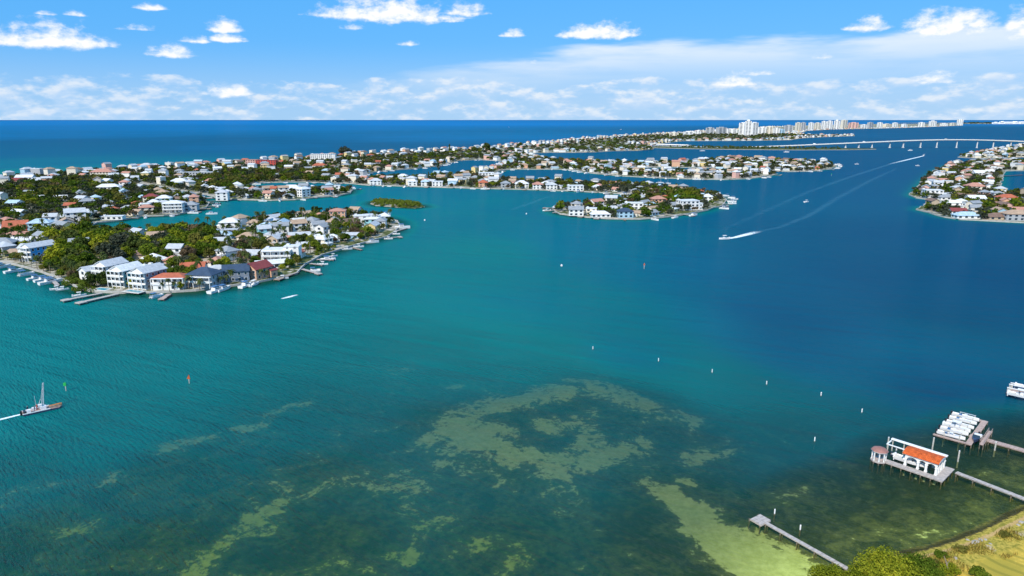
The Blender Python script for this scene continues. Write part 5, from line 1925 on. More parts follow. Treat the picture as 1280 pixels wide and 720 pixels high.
# swimming pools of the tall white houses
for (u, v, w_, d_, lab) in [(128, 361.5, 7, 3.6, 'blue swimming pool with white deck before the teal-sided house'), (168, 364.3, 9, 3.2, 'long blue pool with white deck before the house with shade-painted side')]:
    p = P(u, v, LAND_Z)
    root = thing('swimming_pool', lab, 'swimming pool', (p.x, p.y, LAND_Z), RAD(-18))
    mb = MB()
    t = 1.1
    for a in ((-w_ / 2 - t, w_ / 2 + t, -d_ / 2 - t, -d_ / 2), (-w_ / 2 - t, w_ / 2 + t, d_ / 2, d_ / 2 + t), (-w_ / 2 - t, -w_ / 2, -d_ / 2, d_ / 2), (w_ / 2, w_ / 2 + t, -d_ / 2, d_ / 2)):
        mb.box(a[0], a[1], a[2], a[3], -.1, .16)
    mb.build('pool_deck', 'concrete_pale', root)
    mb = MB()
    mb.box(-w_ / 2, w_ / 2, -d_ / 2, d_ / 2, -.1, .10)
    mb.build('pool_water', 'pool', root)

# boats and docks along every other bay shore
BL = dict(console='white open motorboat', cruiser='white cabin cruiser', runabout='dark-hulled runabout', pontoon='canopied pontoon boat', sail='white sailboat')
nb = nd = 0
rows = []
for poly, sg, sd in ((main_w[:len(MAIN)], 1, 1), (hole_w, 1, 2), (east_w, 1, 3), (ne_w, 1, 4)):
    pts = densify(poly, 14, 0, sd, closed=(sd > 1))
    rows.append((pts, sd))
for pts, sd in rows:
    for i in range(len(pts) - 1):
        a_, b_ = pts[i], pts[i + 1]
        q = (a_ + b_) / 2
        u, v = to_px(q[0], q[1])
        if not (0 < u < 1280) or q[1] > 1500 or (u < 510 and v > 275):
            continue
        d_ = b_ - a_
        L = np.hypot(*d_)
        if L < 1:
            continue
        nrm = np.array([-d_[1], d_[0]]) / L
        # outward: away from the land
        t = q + nrm * 4
        if all_land(np.array([t[0]]), np.array([t[1]]))[0]:
            nrm = -nrm
        ang = math.atan2(nrm[1], nrm[0])
        ph = region(u, v)
        if RNG.random() < .50 and nd < 130:
            nd += 1
            ln = RNG.uniform(5, 12)
            e = q + nrm * ln
            dock(q, e, 1.8, '%s private dock %s' % (RNG.choice(['pale plank', 'weathered wooden']), ph), mat=RNG.choice(['wood_grey', 'wood_grey', 'wood']), head=RNG.choice([None, (3, 5)]), group='private docks of the islands', every=6.0)
        if RNG.random() < .62 and nb < 190:
            nb += 1
            kind = RNG.choice(['console'] * 5 + ['cruiser'] * 4 + ['runabout', 'pontoon', 'pontoon'])
            s = q + nrm * RNG.uniform(6, 10) + d_ / L * RNG.choice([-4, 4])
            boat(s[0], s[1], ang + RNG.choice([0, math.pi, 1.57, 0]) + RNG.uniform(-.15, .15), kind, '%s moored %s' % (BL[kind], ph), 'boats moored at the islands', 0, RNG.uniform(.85, 1.2))
for (u, v) in [(825, 229), (834, 230)]:
    boat_px(u, v, 10, 'sail', 'sailboat with bare mast moored behind the hooked island', 'sailboats behind the hooked island', 0, 1.0)
for k, (u, v, kind, r, lab) in enumerate([(636, 159, 'sail', 90, 'lone sailboat far out on the open gulf'), (776, 162, 'sail', 0, 'far white sailboat on the gulf beyond the barrier strip'), (1041, 206.5, 'console', 20, 'white motorboat off the tip of the double finger island'),
                                          (983, 190.5, 'cruiser', 0, 'white cruiser crossing the channel below the causeway'), (1008, 253, 'console', 30, 'small white boat in open water beside the long wakes'), (1138, 188.5, 'cruiser', 10, 'white cruiser passing under the bridge'), (1147, 207.5, 'console', 0, 'tiny white boat between the wake and the canal island'),
                                          (1071, 205.5, 'console', 0, 'tiny white boat between the double finger island and the bridge'), (878, 189, 'sail', 10, 'small sailboat beside the causeway'), (265, 268, 'cruiser', 10, 'white cruiser on the lagoon off the grey hip-roofed house')]):
    boat_px(u, v, r, kind, lab, None, 0, 1.4 if v < 200 else 1.0)

# ------------------------------------------------------------------ boats under way and their wakes
def wake(px_pts, widths, foam, mat, label, z=.03):
    pts = [P(a_, b_) for a_, b_ in px_pts]
    line = densify(np2(pts), 6, 0, 1, closed=False)
    line = np.vstack([line, np2(pts)[-1:]])
    k = np.linspace(0, 1, len(line))
    kk = np.linspace(0, 1, len(px_pts))
    o = ribbon('boat_wake', line, list(np.interp(k, kk, widths)), z, mat, kind='stuff', foam=list(np.interp(k, kk, foam)))
    o['label'] = label
    return o


boat_px(905, 299, 192, 'console', 'white speedboat heading across the bay with a bright wake', None, 0, 1.1)
wake([(906, 299), (920, 296.5), (934, 293), (950, 289)], [4, 7, 9, 11], [1.1, 1.1, .9, .35], 'foam', 'bright white wake behind the speedboat')
wake([(940, 291), (975, 284), (1010, 270), (1050, 246), (1085, 227), (1120, 211)], [8, 11, 13, 14, 14, 10], [.7, .8, .7, .7, .7, .6], 'foam_faint', 'long pale wake curving from the speedboat towards the bridge', .035)
wake([(800, 327), (850, 311), (905, 287), (960, 262), (1010, 240), (1060, 222), (1110, 206), (1150, 196)], [6, 11, 13, 14, 14, 14, 12, 8], [.25, .4, .55, .6, .7, .8, .9, 1.0], 'foam_faint', 'old pale wake line crossing the bay from the bridge', .04)
wake([(1154, 195), (1135, 199.5), (1110, 205.5)], [7, 9, 12], [1.1, .95, .35], 'foam', 'white wake of the boat leaving from under the bridge')
boat_px(1155, 194.5, 40, 'console', 'small speedboat at the head of the wake by the bridge', None, 0, 1.4)
wake([(640, 262), (672, 251), (690, 244)], [10, 12, 10], [.6, .7, .4], 'foam_faint', 'faint wake scar off the seawall row', .045)
wake([(352, 373.5), (362, 371), (372, 368.5)], [2.5, 4, 3], [.7, 1.0, .6], 'foam', 'short white wake off the slate-walled house', .03)
wake([(-30, 533), (0, 524.5), (20, 519.5), (33, 516.5)], [2.4, 2.0, 1.6, 1.2], [.75, 1.0, 1.1, 1.2], 'foam', 'white propeller wake trailing the crane barge', .03)

# ------------------------------------------------------------------ bridge
bp = [(930, 184.7, 1.6), (985, 184.8, 6.5), (1040, 184.9, 12.5), (1095, 184.9, 18.2), (1150, 184.7, 23.0), (1200, 184.9, 24.8), (1250, 185.2, 23.0), (1290, 185.5, 19.5), (1340, 185.8, 13.5), (1420, 186.2, 4)]
bridge = thing('road_bridge', 'long pale concrete road bridge arching over the channel on slim piers', 'bridge', P(1150, 184.7))
b0 = Vector(bridge.location)
bw = [P(a_, b_) for a_, b_, _ in bp]
zz_ = [c for _, _, c in bp]
# smooth the deck line
seg = []
for i in range(len(bp) - 1):
    for j in range(10):
        t = j / 10
        p0, p1, p2, p3 = (bw[max(0, i - 1)], bw[i], bw[i + 1], bw[min(len(bp) - 1, i + 2)])
        z0_, z1_, z2_, z3_ = (zz_[max(0, i - 1)], zz_[i], zz_[i + 1], zz_[min(len(bp) - 1, i + 2)])
        cr = lambda a, b, c, d: .5 * (2 * b + (c - a) * t + (2 * a - 5 * b + 4 * c - d) * t * t + (3 * b - a - 3 * c + d) * t ** 3)
        seg.append(Vector((cr(p0.x, p1.x, p2.x, p3.x), cr(p0.y, p1.y, p2.y, p3.y), cr(z0_, z1_, z2_, z3_))))
seg.append(Vector((bw[-1].x, bw[-1].y, zz_[-1])))


def deck_strip(off0, off1, z0, z1, name, mat):
    mb = MB()
    n_ = len(seg)
    for i in range(n_):
        t = seg[min(i + 1, n_ - 1)] - seg[max(i - 1, 0)]
        s_ = Vector((-t.y, t.x, 0)).normalized()
        for o_, z_ in ((off0, z0), (off1, z0), (off1, z1), (off0, z1)):
            q = seg[i] + s_ * o_ - b0
            mb.v.append((q.x, q.y, seg[i].z + z_))
    for i in range(n_ - 1):
        for c in range(4):
            a = i * 4 + c
            b = i * 4 + (c + 1) % 4
            mb.f.append((a, b, b + 4, a + 4))
            mb.mi.append(0)
    mb.build(name, mat, bridge)


deck_strip(-7.5, 7.5, -1.1, 0, 'deck', 'bridge_white')
deck_strip(-3.5, 3.5, -2.8, -1.1, 'box_girder', 'bridge_white')
deck_strip(-7.5, -7.1, 0, 1.0, 'parapet', 'bridge_white')
deck_strip(7.1, 7.5, 0, 1.0, 'parapet', 'bridge_white')
xs_seg = [to_px(s_.x, s_.y)[0] for s_ in seg]
for u in (1055, 1074, 1092, 1111, 1130, 1149, 1171, 1197, 1220, 1240, 1261):
    k = int(np.argmin([abs(a - u) for a in xs_seg]))
    s_ = seg[k]
    t = (seg[min(k + 1, len(seg) - 1)] - seg[k - 1])
    ang = math.atan2(t.y, t.x)
    T = Matrix.Translation((s_.x - b0.x, s_.y - b0.y, 0)) @ Matrix.Rotation(ang, 4, 'Z')
    mb = MB()
    ht = s_.z - 2.8
    kk = len(mb.v)
    for z_, hx, hy in ((-4, 1.9, 4.2), (.9, 1.9, 4.2), (1.0, 1.1, 2.0), (ht - 3, 1.0, 1.8), (ht + .1, 1.2, 4.2)):
        mb.v += [tuple(T @ Vector((x_, y_, z_))) for x_, y_ in ((-hx, -hy), (hx, -hy), (hx, hy), (-hx, hy))]
    for lv in range(4):
        for c in range(4):
            a = kk + lv * 4 + c
            b = kk + lv * 4 + (c + 1) % 4
            mb.f.append((a, b, b + 4, a + 4))
            mb.mi.append(0)
    mb.build('pier', 'bridge_white', bridge)


def truck(u, side, col, label):
    k = int(np.argmin([abs(a - u) for a in xs_seg]))
    t = seg[k + 1] - seg[k - 1]
    ang = math.atan2(t.y, t.x)
    s_ = Vector((-t.y, t.x, 0)).normalized()
    p = seg[k] + s_ * side
    o = thing('box_truck', label, 'truck', (p.x, p.y, p.z + .02), ang)
    mb = MB(); mb.box(-4, 1.6, -1.2, 1.2, .9, 3.7); mb.build('cargo_box', col, o)
    mb = MB(); mb.box(1.8, 3.6, -1.1, 1.1, .5, 2.5); mb.box(3.6, 4.3, -1.05, 1.05, .5, 1.5); mb.build('cab', col, o)
    mb = MB(); mb.box(3.55, 3.63, -1.0, 1.0, 1.55, 2.35); mb.build('windshield', 'glass', o)
    for wx_ in (-2.8, 2.6):
        for wy_ in (-1.1, 1.1):
            mb = MB(); mb.bar((wx_, wy_ - .15, .5), (wx_, wy_ + .15, .5), .5, sides=10); mb.build('wheel', 'black', o)


truck(1080, -3, 'wall_white', 'white box truck climbing the bridge')
truck(1016, 3, 'wall_white', 'white box truck at the foot of the bridge ramp')
truck(1182, -3, 'wall_grey', 'grey box truck near the crown of the bridge')
ribbon('road', densify(np2([P(815, 182.6), P(850, 183.6), P(900, 184.8), P(935, 185.3)]), 60, 0, 2, closed=False), 30, 1.5, 'bridge_white')
# low white bridge joining the barrier strip to the causeway
lb = thing('low_bridge', 'low white bridge between the barrier strip and the causeway', 'bridge', P(838, 182.9))
a_, b_ = P(817, 182.2), P(862, 183.8)
d_ = (b_ - a_)
T = Matrix.Translation(a_ - Vector(lb.location)) @ Matrix.Rotation(math.atan2(d_.y, d_.x), 4, 'Z')
mb = MB(); mb.box(0, d_.length, -8, 8, 4.6, 6.2, mat=T); mb.build('deck', 'bridge_white', lb)
mb = MB(); mb.box(0, d_.length, -8.4, -8.0, 4.4, 7.6, mat=T); mb.build('parapet', 'bridge_white', lb)
for k in range(8):
    mb = MB(); mb.box(d_.length * (k + .3) / 8, d_.length * (k + .3) / 8 + 1.6, -7, 7, -4, 4.7, mat=T); mb.build('pier', 'concrete', lb)

# ------------------------------------------------------------------ apartment towers on the far keys
TOWERS = [(887, 168, 11, 160.0, 'grey', 0), (901, 168, 12, 159.6, 'grey', 0), (914, 168, 14, 161.8, 'white', 0), (928, 170, 11, 154, 'white', 0), (934, 170.5, 8, 151.6, 'white', 1), (942, 169.5, 9, 153.6, 'white', 0),
          (952, 168, 10, 159.5, 'white', 0), (961, 168, 9, 158.5, 'cream', 0), (970, 167.5, 8, 160.5, 'white', 0), (985, 165.5, 11, 157, 'grey', 0), (976, 167, 8, 162, 'pale_blue', 0), (997, 164, 7, 153.6, 'cream', 0), (1003, 164, 6, 153.4, 'grey', 0),
          (1013, 162.3, 6, 153.6, 'white', 0), (1021, 162.3, 7, 153.8, 'cream', 0), (1029, 162, 6, 151.8, 'white', 0), (1036, 162, 7, 151.4, 'white', 0), (1045, 161.6, 7, 151.0, 'white', 1), (1054, 161.4, 8, 150.4, 'cream', 0),
          (1066, 160.8, 12, 153.4, 'pink', 0), (1079, 161, 7, 156, 'white', 0), (1087, 160.6, 7, 153.2, 'grey', 0), (1099, 159.6, 6, 153.4, 'white', 0), (1108, 159.6, 9, 155, 'cream', 0), (1118, 159.4, 6, 153.6, 'white', 0), (1130, 159.2, 7, 155.4, 'white', 0),
          (1151, 158.4, 7, 153.2, 'white', 0), (1165, 158, 8, 151.6, 'white', 1), (1179, 157.8, 9, 154.4, 'white', 0), (1199, 157, 7, 149.4, 'white', 0), (1190, 157.4, 6, 153.8, 'cream', 0),
          (860, 169.5, 12, 165, 'white', 0), (842, 170.5, 12, 166.5, 'cream', 0), (872, 169, 8, 164, 'white', 0)]
TW = ['broad', 'slim']
seen = {}
for i, (u, yb, wpx, yt, col, pent) in enumerate(TOWERS):
    p = P(u, yb, 0)
    dist = math.hypot(p.x, p.y)
    w_ = wpx * (p.y * math.cos(PITCH) + CAM_H * math.sin(PITCH)) / FPX * .92
    h = CAM_H * (1 - (yt - HORIZON) / (yb - HORIZON))
    d_ = w_ * .55
    fl = max(3, int(round(h / 7.0)))
    lab = {934: 'tallest white tower of the far key with stepped top', 887: 'grey slab block, first of the twin grey blocks on the far key', 901: 'grey slab block, second of the twin grey blocks on the far key', 1199: 'isolated white tower at the far end of the skyline', 1066: 'wide pinkish resort block in the far skyline'}.get(u, '%s %s apartment tower in the far skyline beyond the bridge' % ('tall' if h > 55 else 'low', COLW[col]))
    o = thing('apartment_tower', lab, 'apartment tower', (p.x, p.y, .9), RAD(RNG.uniform(-25, 25)), 'towers of the far skyline')
    mb = MB(); mb.box(-w_ / 2, w_ / 2, -d_ / 2, d_ / 2, 0, h); mb.build('wall', 'wall_' + col, o)
    nb_ = max(2, int(w_ / 22))
    for c in range(nb_):                      # recessed window stacks read as dark vertical bays with balcony edges
        xc = -w_ / 2 + w_ * (c + .5) / nb_
        mb = MB()
        for f in range(fl):
            mb.box(xc - w_ / nb_ * .30, xc + w_ / nb_ * .30, -d_ / 2 - .15, -d_ / 2 + .5, h * (f + .25) / fl, h * (f + .72) / fl)
        mb.build('window', 'glass', o)
    mb = MB(); mb.box(-w_ * .22, w_ * .2, -d_ * .3, d_ * .3, h, h + (8 if pent else 3.5)); mb.build('roof', 'wall_' + col, o)

# far mainland: tree line and a few pale buildings beyond the bridge
mb = MB()
far_y = 15500
tag(land_mesh('hills', [np.array([(9300, 14300), (9300, 17000), (40000, 30000), (40000, 9000), (16000, 12800)])], 9, ('land', 'land')), kind='structure')
rngf = np.random.RandomState(4)
fx = rngf.uniform(9350, 15500, 420)
fy = 14350 - (fx - 9300) * .17 + rngf.uniform(0, 420, 420)
vs = []
for x, y in zip(fx, fy):
    t = tmpl['dark_far'][rngf.randint(3)]
    vs.append(t * np.array([9, 9, 4.2]) * rngf.uniform(.7, 1.2) + np.array([x, y, 6]))
v = np.concatenate(vs)
tag(link('forest', raw_mesh('forest', v, np.arange(len(v)).reshape(-1, 4), ['leaf_dark'])), 'dark far tree line of the mainland beyond the bridge', 'trees', None, 'stuff')
for k, (u, w_, h) in enumerate([(1258, 260, 34), (1268, 180, 42), (1276, 220, 38), (1244, 120, 30), (1252, 90, 45)]):
    p = P(u, 155.5)
    o = thing('apartment_tower', 'long pale building above the mainland tree line', 'apartment tower', (p.x * 1.02, p.y * 1.02, 5), RAD(-30), 'buildings of the far mainland')
    mb = MB(); mb.box(-w_ / 2, w_ / 2, -25, 25, 0, h); mb.build('wall', 'wall_white', o)
    mb = MB(); mb.box(-w_ / 3, w_ / 3, -26, -24, h * .4, h * .6); mb.build('window', 'glass', o)
    mb = MB(); mb.box(-w_ / 5, w_ / 5, -12, 12, h, h + 8); mb.build('roof', 'wall_white', o)

# ------------------------------------------------------------------ channel posts and daymarks
for (u, v) in [(741, 437), (823, 452), (890, 466), (958, 481), (1026, 495), (1077, 516), (1018, 552), (968, 643), (1000, 663)]:
    p = P(u, v)
    o = thing('marker_post', 'slim white marker post standing in the shallows', 'marker post', (p.x, p.y, 0), 0, 'white marker posts')
    link('post', pile_mesh(-2.5, 1.25, .15, 'marker_white'), o)
    link('foot', pile_mesh(-2.5, .22, .17, 'piling'), o)
    mb = MB(); mb.bar((0, 0, 1.25), (0, 0, 1.4), .15, .05, 8); mb.build('cap', 'marker_white', o)


def daymark(u, v, h, mat, label, tri):
    p = P(u, v)
    o = thing('daymark', label, 'channel marker', (p.x, p.y, 0))
    link('post', pile_mesh(-3, h, .17, 'piling_pale'), o)
    for sgn, rz in ((1, 0), (-1, 2.1)):
        mb = MB()
        if tri:
            mb.v = [(-.6, -.22, h - 1.0), (.6, -.22, h - 1.0), (0, -.22, h + .25), (-.6, -.17, h - 1.0), (.6, -.17, h - 1.0), (0, -.17, h + .25)]
            mb.f = [(0, 1, 2), (5, 4, 3), (0, 3, 4, 1), (1, 4, 5, 2), (2, 5, 3, 0)]
            mb.mi = [0] * 5
        else:
            mb.box(-.5, .5, -.22, -.17, h - .95, h + .1)
        b = mb.build('dayboard', mat, o)
        b.rotation_euler[2] = rz
    mb = MB(); mb.bar((0, 0, h), (0, 0, h + .35), .12, .1, 8); mb.build('lantern', mat, o)
    return o


daymark(83, 488.5, 2.7, 'marker_green', 'channel post with green square boards near the crane barge', False)
daymark(237, 479, 2.6, 'marker_red', 'channel post with orange-red triangular boards', True)
daymark(805, 336, 3.2, 'marker_red', 'far channel post with reddish board in mid bay', True)
daymark(1039, 220, 3.6, 'marker_green', 'far green channel post off the double finger island', False)
for (u, v, lab) in [(531, 276, 'white mooring buoy off the tip of the point'), (658, 268, 'white mooring buoy between the tip and the hooked island'), (702, 333, 'white mooring buoy in mid bay')]:
    p = P(u, v)
    o = thing('mooring_buoy', lab, 'buoy', (p.x, p.y, 0))
    mb = MB()
    for k in range(6):
        a0, a1 = -1.57 + k * .5236, -1.57 + (k + 1) * .5236
        mb.bar((0, 0, .55 + .7 * math.sin(a0)), (0, 0, .55 + .7 * math.sin(a1)), max(.7 * math.cos(a0), .02), max(.7 * math.cos(a1), .02), 12)
    mb.build('float', 'marker_white', o, smooth=True)
    mb = MB(); mb.bar((0, 0, 1.2), (0, 0, 1.6), .06); mb.build('ring', 'steel', o)

# ------------------------------------------------------------------ boathouse with gazebo
AX = RAD(132)
E1 = Vector((math.cos(AX), math.sin(AX), 0))               # along the front, towards the gazebo
E2 = Vector((math.sin(AX), -math.cos(AX), 0)) * 1.0        # away from the open front
O_ = P(1178, 602, 1.0)
bh_root = thing('boathouse', 'white arcaded boathouse with orange barrel-tile roof on a grey deck over the water', 'boathouse', (O_.x, O_.y, 0), AX)
# local x runs along the front towards the gazebo, local y is to the left of it, so the building stands at negative y


def bbox(mb, x0, x1, b0_, b1_, z0, z1, mi=0):
    mb.box(x0, x1, -b1_, -b0_, z0, z1, mi)


def bdeck(name, x0, x1, b0_, b1_, z, along='x'):
    mb = MB()
    if along == 'x':
        n_ = int((x1 - x0) / .45)
        for i in range(n_):
            bbox(mb, x0 + (x1 - x0) * i / n_ + .015, x0 + (x1 - x0) * (i + 1) / n_ - .015, b0_, b1_, z - .12, z + .008 * (i % 3))
    else:
        n_ = int((b1_ - b0_) / .45)
        for i in range(n_):
            bbox(mb, x0, x1, b0_ + (b1_ - b0_) * i / n_ + .015, b0_ + (b1_ - b0_) * (i + 1) / n_ - .015, z - .12, z + .008 * (i % 3))
    bbox(mb, x0 + .05, x1 - .05, b0_ + .05, b1_ - .05, z - .34, z - .13)
    return mb.build(name, 'wood_grey', bh_root)


bdeck('front_deck', 1.92, 13.6, 0, 1.95, 1.0)
bdeck('end_deck', 0, 1.9, 0, 9.0, 1.0, 'y')
for x_, b_ in [(.3, .25), (.3, 3), (.3, 6), (.3, 8.7), (1.7, 8.7)] + [(2.6 + 2.2 * k, .2) for k in range(6)] + [(2.6 + 2.2 * k, 1.75) for k in range(6)]:
    link('piling', pile_mesh(-2.5, .9, .15, 'piling'), bh_root, (x_, -b_, 0))
X0, X1, B0, B1 = 1.95, 9.3, 2.0, 8.2
ZE = 3.85                                                  # eaves
cols_f = [X0 + .25, 4.4, 6.2, X1 - .25]
cols_e = [B0 + .25, 4.0, 6.0, B1 - .25]
for x_ in cols_f:
    for b_ in (B0 + .25, B1 - .25):
        mb = MB(); mb.box(-.24, .24, -.24, .24, -2.2, ZE - .9); mb.box(-.32, .32, -.32, .32, ZE - 1.15, ZE - .98); mb.box(-.31, .31, -.31, .31, 1.0, 1.25)
        o = mb.build('column', 'trim', bh_root); o.location = (x_, -b_, 0)
for b_ in cols_e[1:3]:
    mb = MB(); mb.box(-.24, .24, -.24, .24, -2.2, ZE - .9); mb.box(-.31, .31, -.31, .31, 1.0, 1.25)
    o = mb.build('column', 'trim', bh_root); o.location = (X0 + .25, -b_, 0)


def arcade(pts, fixed, axis):
    """arched wall between columns; axis 'x' runs along the front, 'b' along the end"""
    mb = MB()
    th = .18

    def q(t, z, s):
        return (t, -(fixed + s), z) if axis == 'x' else (fixed + s, -t, z)
    for a, b in zip(pts[:-1], pts[1:]):
        a_, b_ = a + .2, b - .2
        r = min((b_ - a_) / 2, 1.25)
        zs = ZE - .30 - r * .75
        n_ = 10
        arc = [((a_ + b_) / 2 - (b_ - a_) / 2 * math.cos(math.pi * i / n_), zs + r * .75 * math.sin(math.pi * i / n_)) for i in range(n_ + 1)]
        for (t0, z0), (t1, z1) in zip(arc[:-1], arc[1:]):
            mb.poly([q(t0, z0, -th), q(t1, z1, -th), q(t1, ZE, -th), q(t0, ZE, -th)])
            mb.poly([q(t0, z0, th), q(t0, ZE, th), q(t1, ZE, th), q(t1, z1, th)])
            mb.poly([q(t0, z0, -th), q(t0, z0, th), q(t1, z1, th), q(t1, z1, -th)])
    for p_ in pts:
        l_, h_ = p_ - .2, p_ + .2
        z0 = ZE - 1.3
        for s in (-th, th):
            mb.poly([q(l_, z0, s), q(h_, z0, s), q(h_, ZE, s), q(l_, ZE, s)])
        mb.poly([q(l_, z0, -th), q(l_, z0, th), q(l_, ZE, th), q(l_, ZE, -th)])
        mb.poly([q(h_, z0, th), q(h_, z0, -th), q(h_, ZE, -th), q(h_, ZE, th)])
    mb.build('arcade', 'trim', bh_root)


arcade(cols_f, B0 + .25, 'x')
arcade(cols_f, B1 - .25, 'x')
arcade(cols_e, X0 + .25, 'b')
mb = MB(); bbox(mb, X0 - .1, X1 + .5, B0 - .1, B1 + .1, ZE + .003, ZE + .22); mb.build('cornice', 'trim', bh_root)
# barrel vault of tile ribs, then a white flat walkway roof at the back
n_rib = 22
tile = MB()
Bm = 7.45
for i in range(n_rib):
    xa = X0 - .2 + (X1 - X0 + .8) * i / n_rib
    xb = X0 - .2 + (X1 - X0 + .8) * (i + 1) / n_rib
    prof = []
    for k in range(9):
        t = k / 8
        b_ = B0 - .35 + (Bm - B0 + .35) * t
        prof.append((b_, ZE + .18 + 1.05 * math.sin(math.pi * (.08 + .84 * t)) - .25))
    xm = (xa + xb) / 2
    for (ba, za), (bb, zb) in zip(prof[:-1], prof[1:]):
        tile.poly([(xa, -ba, za), (xm, -ba, za + .09), (xm, -bb, zb + .09), (xa, -bb, zb)])
        tile.poly([(xm, -ba, za + .09), (xb, -ba, za), (xb, -bb, zb), (xm, -bb, zb + .09)])
M['tile_orange'] = plain('orange_roof_tile', (.62, .125, .028), 0.7, 0.2, 0.45, 1.6)
tile.build('tiled_roof', 'tile_orange', bh_root)
for xe in (X0 - .15, X1 + .55):                              # closed ends of the vault
    mb = MB()
    mb.poly([(xe, -b_, z_ - .03) for b_, z_ in prof] + [(xe, -Bm, ZE + .2), (xe, -(B0 - .3), ZE + .2)])
    mb.build('gable', 'trim', bh_root)
mb = MB(); bbox(mb, X0 - .3, 14.6, 7.5, 8.4, ZE + .25, ZE + .5); mb.build('flat_roof', 'trim', bh_root)
mb = MB(); bbox(mb, X1 + .52, 14.6, 4.5, 4.8, ZE - .1, ZE + .12); bbox(mb, 14.3, 14.6, 4.85, 7.45, ZE - .1, ZE + .12); mb.build('lift_beam', 'trim', bh_root)
for x_, b_ in ((14.2, 4.6), (14.2, 8.0), (11.5, 8.0)):
    link('post', pile_mesh(-2.5, ZE + .05, .15, 'piling_pale'), bh_root, (x_, -b_, 0))
p = O_ + E1 * 8.6 - Vector((0, 0, 0)) + Vector((math.cos(AX - math.pi / 2), math.sin(AX - math.pi / 2), 0)) * 4.2
boat(p.x, p.y, AX + math.pi, 'console', 'white open boat hung on a lift under the boathouse arcade', None, 1.1, .92)
p = O_ + E1 * 12.0 + Vector((math.cos(AX - math.pi / 2), math.sin(AX - math.pi / 2), 0)) * 6.2
boat(p.x, p.y, AX + math.pi, 'runabout', 'dark-hulled small boat under the white lift beams of the boathouse', None, .6, .55)

# gazebo
gp = P(1098, 574, 1.0)
gz = thing('gazebo', 'small octagonal gazebo with pink-brown domed roof at the end of the boathouse deck', 'gazebo', (gp.x, gp.y, 0), AX)
oct_ = [(math.cos(RAD(22.5 + 45 * k)), math.sin(RAD(22.5 + 45 * k))) for k in range(8)]
mb = MB()
for k in range(8):
    (a0, b0_), (a1, b1_) = oct_[k], oct_[(k + 1) % 8]
    mb.poly([(0, 0, 1.0), (1.9 * a0, 1.9 * b0_, 1.0), (1.9 * a1, 1.9 * b1_, 1.0)])
    mb.poly([(1.9 * a0, 1.9 * b0_, 1.0), (1.9 * a0, 1.9 * b0_, .65), (1.9 * a1, 1.9 * b1_, .65), (1.9 * a1, 1.9 * b1_, 1.0)])
mb.build('floor', 'wood_grey', gz)
for k in range(8):
    mb = MB(); mb.bar((0, 0, .95), (0, 0, 3.55), .17, .15, 10); mb.bar((0, 0, 3.3), (0, 0, 3.5), .22, .22, 10)
    o = mb.build('column', 'trim', gz); o.location = (1.55 * oct_[k][0], 1.55 * oct_[k][1], 0)
    link('piling', pile_mesh(-2.5, .8, .14, 'piling'), gz, (1.6 * oct_[k][0], 1.6 * oct_[k][1], 0))
mb = MB()
ring = [(2.05, 3.55), (1.75, 3.85), (1.2, 4.15), (.6, 4.32), (.05, 4.40)]
for (r0, z0), (r1, z1) in zip(ring[:-1], ring[1:]):
    for k in range(8):
        (a0, b0_), (a1, b1_) = oct_[k], oct_[(k + 1) % 8]
        mb.poly([(r0 * a0, r0 * b0_, z0), (r0 * a1, r0 * b1_, z0), (r1 * a1, r1 * b1_, z1), (r1 * a0, r1 * b0_, z1)])
mb.build('roof', 'roof_dusty', gz)
mb = MB()
for k in range(8):
    (a0, b0_), (a1, b1_) = oct_[k], oct_[(k + 1) % 8]
    mb.poly([(2.0 * a0, 2.0 * b0_, 3.42), (2.0 * a1, 2.0 * b1_, 3.42), (2.0 * a1, 2.0 * b1_, 3.56), (2.0 * a0, 2.0 * b0_, 3.56)])
    mb.poly([(1.3 * a0, 1.3 * b0_, 3.42), (1.3 * a1, 1.3 * b1_, 3.42), (2.0 * a1, 2.0 * b1_, 3.42), (2.0 * a0, 2.0 * b0_, 3.42)])
mb.build('roof_edge', 'trim', gz)
mb = MB()
for k in range(7):
    (a0, b0_), (a1, b1_) = oct_[k], oct_[(k + 1) % 8]
    mb.bar((1.55 * a0, 1.55 * b0_, 1.75), (1.55 * a1, 1.55 * b1_, 1.75), .05, sides=5)
    mb.bar((1.55 * a0, 1.55 * b0_, 1.35), (1.55 * a1, 1.55 * b1_, 1.35), .04, sides=5)
mb.build('railing', 'wood_pink', gz)

# boathouse pier to the shore
dock_px((1345, 648), (1195, 590), 1.35, 'long narrow grey pier joining the boathouse deck to the shore', mat='wood_grey', z=1.0, every=3.6)
for (u, v, h) in [(1109, 560, 3.1), (1165, 562, 3.4), (1197, 577, 3.0), (1243, 563, 2.4), (1119, 571, 2.2)]:
    p = P(u, v)
    o = thing('mooring_post', 'tall weathered mooring post standing off the boathouse docks', 'mooring post', (p.x, p.y, 0), 0, 'mooring posts by the boathouse')
    link('post', pile_mesh(-2.5, h, .19, 'piling_pale'), o)
    mb = MB(); mb.bar((0, 0, h), (0, 0, h + .22), .2, .04, 8); mb.build('cap', 'steel', o)

# plain jetty with square platform
jt = dock_px((1066, 714), (957, 653), .95, 'long plain jetty with a square platform above the sandy shallows', mat='wood_grey', z=.8, every=3.4, head=(3.4, 3.4))

# ------------------------------------------------------------------ multi-berth lift dock
LA = RAD(45.5)
lo = P(1206, 554, 1.0)
ld = thing('lift_dock', 'brown multi-berth dock with boats raised on lifts', 'dock', (lo.x, lo.y, 0), LA)
# local x: along the main finger away from the near corner; local y (left): towards the open berths


